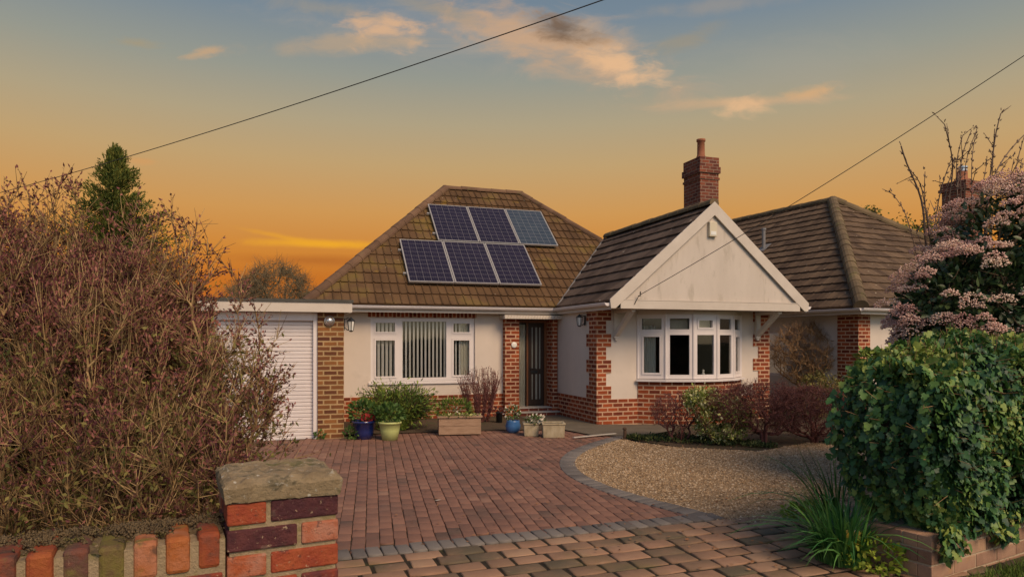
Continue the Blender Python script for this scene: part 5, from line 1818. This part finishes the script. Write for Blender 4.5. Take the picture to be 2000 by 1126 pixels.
# timber planter
a, b = A(G(857, 851)), A(G(940, 850))
an = math.atan2(*(b - a)[::-1]) + .07
pl = thing('timber_planter', 'weathered wooden trough planter with green tuft', 'planter', (*a, 0), an)
L_ = float(np.linalg.norm(b - a))
mb = MB()
for i in range(2):
    z0 = .02 + i * .145
    for q in ((0, L_, 0, .025), (0, L_, .355, .38)):
        mb.box(q[0], q[1], q[2], q[3], z0, z0 + .142)
    mb.box(0.001, .025, .0255, .3545, z0, z0 + .142); mb.box(L_ - .025, L_ - .001, .0255, .3545, z0, z0 + .142)
mb.build('boards', MT['timber'], pl, bevel=.004)
mb = MB()
mb.box(-.025, L_ + .025, -.025, .045, .311, .34); mb.box(-.025, L_ + .025, .335, .405, .311, .34)
mb.box(-.025, .045, .0455, .3345, .311, .3399); mb.box(L_ - .045, L_ + .025, .0455, .3345, .311, .3399)
mb.build('rim', MT['timber'], pl, bevel=.004)
mb = MB(); mb.box(.026, L_ - .026, .026, .354, .25, .29); mb.build('soil', MT['soil'], pl)
clump('foliage', A([L_ * .38, .2, .43]), A([.33, .16, .19]), 900, .075, 'diamond', MT['juniper'], pl, .25)
clump('trailing_leaves', A([L_ * .5, .05, .34]), A([.36, .08, .03]), 160, .04, 'oval', MT['varieg'], pl)
clump('flowers', A([L_ * .45, .05, .43]), A([.04, .04, .05]), 14, .04, 'oval', MT['whitefl'], pl, .9)


def trough(label, px0, px1, py, h, dep, plant):
    a, b = A(G(px0, py)), A(G(px1, py))
    t = thing('stone_trough', label, 'planter', (*a, 0), math.atan2(*(b - a)[::-1]) + .04, 'stone troughs before the door')
    L = float(np.linalg.norm(b - a))
    mb = MB()
    mb.hexa([(.012, .012, 0), (L - .012, .012, 0), (L - .012, dep - .012, 0), (.012, dep - .012, 0), (0, 0, h), (L, 0, h), (L, dep, h), (0, dep, h)])
    mb.box(-.012, L + .012, -.012, .03, h, h + .03); mb.box(-.012, L + .012, dep - .03, dep + .012, h, h + .03)
    mb.box(-.012, .03, .0301, dep - .0301, h, h + .0299); mb.box(L - .03, L + .012, .0301, dep - .0301, h, h + .0299)
    mb.build('basin', MT['stone'], t, bevel=.01)
    mb = MB(); mb.box(.031, L - .031, .031, dep - .031, h - .01, h + .012); mb.build('soil', MT['soil'], t)
    if plant:
        clump('foliage', A([L * .75, .08, h + .06]), A([.16, .10, .08]), 190, .045, 'oval', MT['green_leaf'], t)
        clump('flowers', A([L * .75, .05, h + .10]), A([.16, .09, .06]), 60, .045, 'oval', MT['whitefl'], t, .9)


trough('small stone trough with cream flowers', 1023, 1053, 852, .20, .28, True)
trough('wider empty stone trough nearer the path', 1060, 1104, 855, .22, .30, False)
# small weeds at the garage foot
for lab, px, py, s_ in (('small weed at the foot of the white garage door', 624, 857, .7), ('leafy weed beside the blue pot and brick pillar', 686, 858, 1.1)):
    x, y = G(px, py)
    t = thing('weed', lab, 'plant', (x, y, 0), 0, 'weeds along the garage front')
    clump('leaves', A([0, 0, .09 * s_]), A([.11, .09, .10]) * s_, int(120 * s_), .05, 'oval', MT['green_leaf'], t, zmin=.01)
# short wooden post by the path
x, y = G(1220, 857)
t = thing('wooden_post', 'short dark wooden post at the corner of the shrub bed', 'post', (x, y, 0))
mb = MB(); mb.tube([(0, 0, -.02), (.005, 0, .12), (0, 0, .17)], [.03, .03, .026], 8); mb.build('shaft', MT['wood_post'], t)
mb = MB(); mb.lathe([(.034, .165), (.036, .185), (.02, .2), (0, .203)], 8); mb.build('top', MT['wood_post'], t)

# --- daffodil clump by the right wall
def blades(name, label, x, y, n, h, lean, mat, wmin=.012, spread=.14):
    t = thing(name, label, 'plant', (x, y, 0))
    seg = 6
    a = rng.random(n) * 2 * pi
    b0 = np.c_[np.cos(a), np.sin(a), np.zeros(n)] * (spread * np.sqrt(rng.random(n)))[:, None]
    out = unit(b0 + rng.normal(0, .06, (n, 3)) * A([1, 1, 0]) + lean)
    out[:, 2] = 0
    H_ = h * (.55 + .55 * rng.random(n)); bend = .15 + .75 * rng.random(n) ** 1.4
    s_ = np.linspace(0, 1, seg + 1)
    V = []
    side = unit(np.cross(out, A([0, 0, 1.])) + rng.normal(0, .3, (n, 3)))
    for q in s_:
        th = bend * q * 1.5
        p = b0 + out * (H_ * q * np.sin(th))[:, None] + A([0, 0, 1.]) * (H_ * q * np.cos(th) * (1 - .12 * q * bend))[:, None]
        p[:, 2] = np.maximum(p[:, 2], .015)
        wv = (wmin * (1 - q ** 3) + .0012)
        V += [p - side * wv / 2, p + side * wv / 2]
    V = np.stack(V, 1)
    q = A([[2 * i, 2 * i + 1, 2 * i + 3, 2 * i + 2] for i in range(seg)])
    Fc = (q[None] + (np.arange(n) * 2 * (seg + 1))[:, None, None]).reshape(-1, 4)
    np_mesh('blades', V.reshape(-1, 3), Fc, np.repeat(rng.random(n), seg), mat, t, True)
    return t


x, y = G(1640, 1098)
t = blades('daffodil_clump', 'clump of long green strap leaves beside the ivy hedge', x, y, 260, .62, A([-.05, .02, 0]), MT['blade'], .014, .17)
P = A([[-.1, -.05, .2], [.08, -.06, .22], [.13, 0, .27]]); P = np.repeat(P, 6, 0) + rng.normal(0, .012, (18, 3))
leaves('flowers', P, rng.normal(size=(18, 3)), rng.normal(size=(18, 3)), .03, .02, 'diamond', MT['whitefl'], t)
x, y = G(1690, 1070)
blades('daffodil_clump', 'taller dark strap leaves tucked against the hedge end', x - .12, y + .35, 90, .85, A([-.12, -.02, 0]), MT['blade'], .012, .10)
x, y = G(1608, 1096)
blades('daffodil_clump', 'flopped strap leaves spreading over the brown setts', x + .06, y - .08, 70, .40, A([-.25, -.05, 0]), MT['blade'], .013, .10)
x, y = G(1712, 1112)
t = thing('low_flower_plant', 'low lime green leafy plant with small yellow flowers at the wall foot', 'plant', (x, y, 0))
clump('leaves', A([0, .05, .10]), A([.24, .22, .13]), 700, .045, 'oval', MT['lime_leaf'], t, zmin=.0)
clump('flowers', A([-.16, .05, .19]), A([.07, .07, .06]), 36, .04, 'oval', MT['yellowfl'], t, .9, zmin=.05)
x, y = G(1590, 1012)
t = thing('low_flower_plant', 'small pale green weed at the gravel edge left of the strap leaves', 'plant', (x, y, 0))
clump('leaves', A([0, 0, .06]), A([.30, .16, .08]), 300, .045, 'oval', MT['lime_leaf'], t, zmin=.0)
# leaf litter that nobody could count
pts = []
for (ax, ay, sx_, sy_, n_) in ((1.6, 11.3, 1.6, .5, 130), (2.2, 8.2, 1.1, 1.5, 110), (-1.4, 11.7, 1.5, .35, 60), (.6, 5.9, 1.4, .5, 60), (2.1, 5.7, .4, .7, 70), (-.3, 8.6, 1.3, 1.6, 45), (-3.0, 10.5, .6, .8, 30)):
    pts.append(np.c_[ax + sx_ * rng.normal(size=n_), ay + sy_ * rng.normal(size=n_), np.full(n_, .014)])
P = np.concatenate(pts)
leaves('leaf_litter', P, rng.normal(0, 1, P.shape) * A([1, 1, .15]), rng.normal(0, .25, P.shape) + A([0, 0, 1.]), .018 + .03 * rng.random(len(P)), .014 + .012 * rng.random(len(P)), 'oval', MT['dry'], None)
tag(S.objects['leaf_litter'], 'scattered dry brown leaf litter over the drive and gravel', 'leaf litter', kind='stuff')
# fallen leaves
for px, py in ((851, 975), (855, 978)):
    x, y = G(px, py)
    lab = 'dry brown leaf lying on the red block drive' if px == 851 else 'paler curled chip of leaf beside the brown leaf on the drive'
    mb = MB()
    s_ = .035
    mb.face([(-s_, 0, 0), (0, -s_ * .7, .006), (s_ * 1.2, 0, .012), (0, s_ * .7, .004)])
    o = mb.build('fallen_leaf', MT['dry'] if px == 851 else MT['whitefl']); o.location = (x, y, .008)
    tag(o, lab, 'leaf', 'leaves fallen on the drive')

# ================================================================== SKY AND LIGHT
SUN = unit(A([.44, -.60, .66]))
sun = bpy.data.lights.new('sun', 'SUN')
sun.energy = 2.9
sun.angle = radians(28)
sun.color = (1.0, .73, .47)
so = bpy.data.objects.new('sun', sun); COL.objects.link(so)
import mathutils
so.rotation_euler = mathutils.Vector(tuple(-SUN)).to_track_quat('-Z', 'Y').to_euler()

wd = bpy.data.worlds.new('World'); S.world = wd
wd.use_nodes = True
nt = wd.node_tree; nt.nodes.clear()
out = nt.nodes.new('ShaderNodeOutputWorld'); bg = nt.nodes.new('ShaderNodeBackground')
tc = nt.nodes.new('ShaderNodeTexCoord'); sp = nt.nodes.new('ShaderNodeSeparateXYZ')
nt.links.new(tc.outputs['Generated'], sp.inputs[0])
X_, Y_, Z_ = sp.outputs
sky = nd(nt, 'ShaderNodeTexSky', sky_type='NISHITA', sun_disc=False)
sky.sun_elevation = math.asin(SUN[2]); sky.sun_rotation = math.atan2(SUN[0], SUN[1])
sk = nd(nt, 'ShaderNodeVectorMath', operation='SCALE'); nt.links.new(sky.outputs[0], sk.inputs[0]); sk.inputs['Scale'].default_value = .105
hyp = math_n(nt, 'SQRT', math_n(nt, 'ADD', math_n(nt, 'MULTIPLY', X_, X_), math_n(nt, 'MULTIPLY', Y_, Y_)))
el = math_n(nt, 'DIVIDE', Z_, math_n(nt, 'MAXIMUM', hyp, .02))
stops = [(-.2, (.30, .09, .02)), (.04, (.50, .135, .022)), (.085, (.56, .165, .020)), (.125, (.63, .24, .038)), (.18, (.62, .31, .090)), (.25, (.53, .355, .165)), (.31, (.43, .355, .225)),
         (.375, (.305, .315, .268)), (.46, (.185, .245, .300)), (.62, (.10, .17, .265)), (1.3, (.07, .12, .22))]
f = math_n(nt, 'DIVIDE', math_n(nt, 'ADD', el, .2), 1.5, True)
grad = ramp(nt, f, [((p + .2) / 1.5, c) for p, c in stops])
# clouds drawn in sky directions (east of the house)
yc = math_n(nt, 'MAXIMUM', Y_, .05)
ca = math_n(nt, 'DIVIDE', X_, yc); cb = math_n(nt, 'DIVIDE', Z_, yc)
cmb = nt.nodes.new('ShaderNodeCombineXYZ'); nt.links.new(ca, cmb.inputs[0]); nt.links.new(cb, cmb.inputs[1])
mp = nd(nt, 'ShaderNodeMapping'); mp.inputs['Scale'].default_value = (1, 2.4, 1); mp.inputs['Rotation'].default_value = (0, 0, .25); nt.links.new(cmb.outputs[0], mp.inputs[0])
n1 = nd(nt, 'ShaderNodeTexNoise', i_Scale=9.0, i_Detail=9, i_Roughness=.62, i_Distortion=.7); nt.links.new(mp.outputs[0], n1.inputs['Vector'])
n2 = nd(nt, 'ShaderNodeTexNoise', i_Scale=22.0, i_Detail=8, i_Roughness=.6, i_Distortion=.4); nt.links.new(mp.outputs[0], n2.inputs['Vector'])
n1, n2 = n1.outputs['Fac'], n2.outputs['Fac']
col = grad


def cloud(col, px, py, rx, ry, rot, color, op, amp=1.6, nz=None, hard=1.0):
    nz = nz or n1
    a0, b0 = (px - 1000) / F, (HY - py) / F
    u = math_n(nt, 'SUBTRACT', ca, a0); v = math_n(nt, 'SUBTRACT', cb, b0)
    c, s = cos(rot), sin(rot)
    p = math_n(nt, 'DIVIDE', math_n(nt, 'ADD', math_n(nt, 'MULTIPLY', u, c), math_n(nt, 'MULTIPLY', v, s)), rx / F)
    q = math_n(nt, 'DIVIDE', math_n(nt, 'SUBTRACT', math_n(nt, 'MULTIPLY', v, c), math_n(nt, 'MULTIPLY', u, s)), ry / F)
    r = math_n(nt, 'SQRT', math_n(nt, 'ADD', math_n(nt, 'MULTIPLY', p, p), math_n(nt, 'MULTIPLY', q, q)))
    m = math_n(nt, 'SUBTRACT', 1.0, r)
    m = math_n(nt, 'ADD', m, math_n(nt, 'MULTIPLY', math_n(nt, 'SUBTRACT', nz, .5), amp))
    m = math_n(nt, 'MULTIPLY', m, hard, True)
    sm = nd(nt, 'ShaderNodeMapRange', interpolation_type='SMOOTHSTEP'); nt.links.new(m, sm.inputs[0])
    return mix(nt, math_n(nt, 'MULTIPLY', sm.outputs[0], op), col, color)


PEACH = (.60, .34, .185)
col = cloud(col, 900, 62, 430, 95, -.10, (.47, .38, .29), .40, 1.7)
col = cloud(col, 1560, 120, 330, 80, .12, (.40, .36, .29), .28, 1.6)
col = cloud(col, 1120, 100, 270, 84, -.36, (.54, .36, .23), .75, 2.2)
col = cloud(col, 1200, 125, 130, 50, -.40, (.80, .49, .27), .92, 2.2, n2)
col = cloud(col, 1000, 62, 200, 62, -.22, (.62, .38, .22), .70, 2.4, n2)
col = cloud(col, 860, 20, 140, 30, -.3, (.34, .29, .22), .55, 2.2)
col = cloud(col, 745, 58, 105, 48, -.15, (.72, .44, .25), .85, 2.4, n2)
col = cloud(col, 700, 84, 280, 28, .06, (.48, .35, .23), .65, 1.9)
col = cloud(col, 650, 18, 170, 24, -.15, (.34, .30, .24), .55, 2.1)
col = cloud(col, 1100, 58, 105, 34, -.25, (.15, .10, .07), .85, 2.0, n2)
col = cloud(col, 1340, 78, 110, 24, .35, (.36, .29, .19), .50, 2.1)
col = cloud(col, 1475, 199, 250, 16, .05, (.62, .40, .23), .80, 1.6)
col = cloud(col, 1455, 210, 75, 26, .1, (.78, .48, .26), .85, 1.9, n2)
col = cloud(col, 1585, 180, 85, 17, .20, (.70, .41, .20), .75, 1.7, n2)
col = cloud(col, 1400, 10, 200, 24, .12, (.36, .31, .26), .50, 1.9)
col = cloud(col, 395, 104, 62, 15, .2, (.62, .38, .20), .70, 1.9, n2)
col = cloud(col, 265, 84, 60, 12, -.15, (.40, .31, .18), .55, 1.9, n2)
col = cloud(col, 272, 314, 42, 10, -.1, (.66, .33, .12), .60, 1.2, n2)
col = cloud(col, 640, 476, 210, 13, -.03, (.90, .42, .022), .80, 1.1)
col = cloud(col, 550, 462, 120, 8, -.2, (.82, .37, .03), .6, 1.1, n2)
col = cloud(col, 620, 508, 240, 17, -.02, (.42, .125, .024), .6, 1.2)
fr_ = nd(nt, 'ShaderNodeMapRange', interpolation_type='SMOOTHSTEP'); nt.links.new(Y_, fr_.inputs[0])
fr_.inputs[1].default_value = -.25; fr_.inputs[2].default_value = .45
allc = mix(nt, fr_.outputs[0], sk.outputs[0], col)
nt.links.new(allc, bg.inputs[0]); bg.inputs[1].default_value = 1.0
nt.links.new(bg.outputs[0], out.inputs[0])

# ================================================================== CAMERA
cam = bpy.data.cameras.new('camera')
cam.sensor_width = 36
cam.lens = 36 * F / 2000
cam.shift_y = (HY - 563) / 2000
cam.clip_start = .05; cam.clip_end = 3000
co = bpy.data.objects.new('camera', cam); COL.objects.link(co)
co.location = (0, 0, EYE); co.rotation_euler = (pi / 2, 0, 0)
S.camera = co
S.view_settings.view_transform = 'Standard'
S.view_settings.look = 'None'
S.view_settings.exposure = 0.0
S.view_settings.gamma = 1.0
S.cycles.max_bounces = 6
S.cycles.transparent_max_bounces = 16
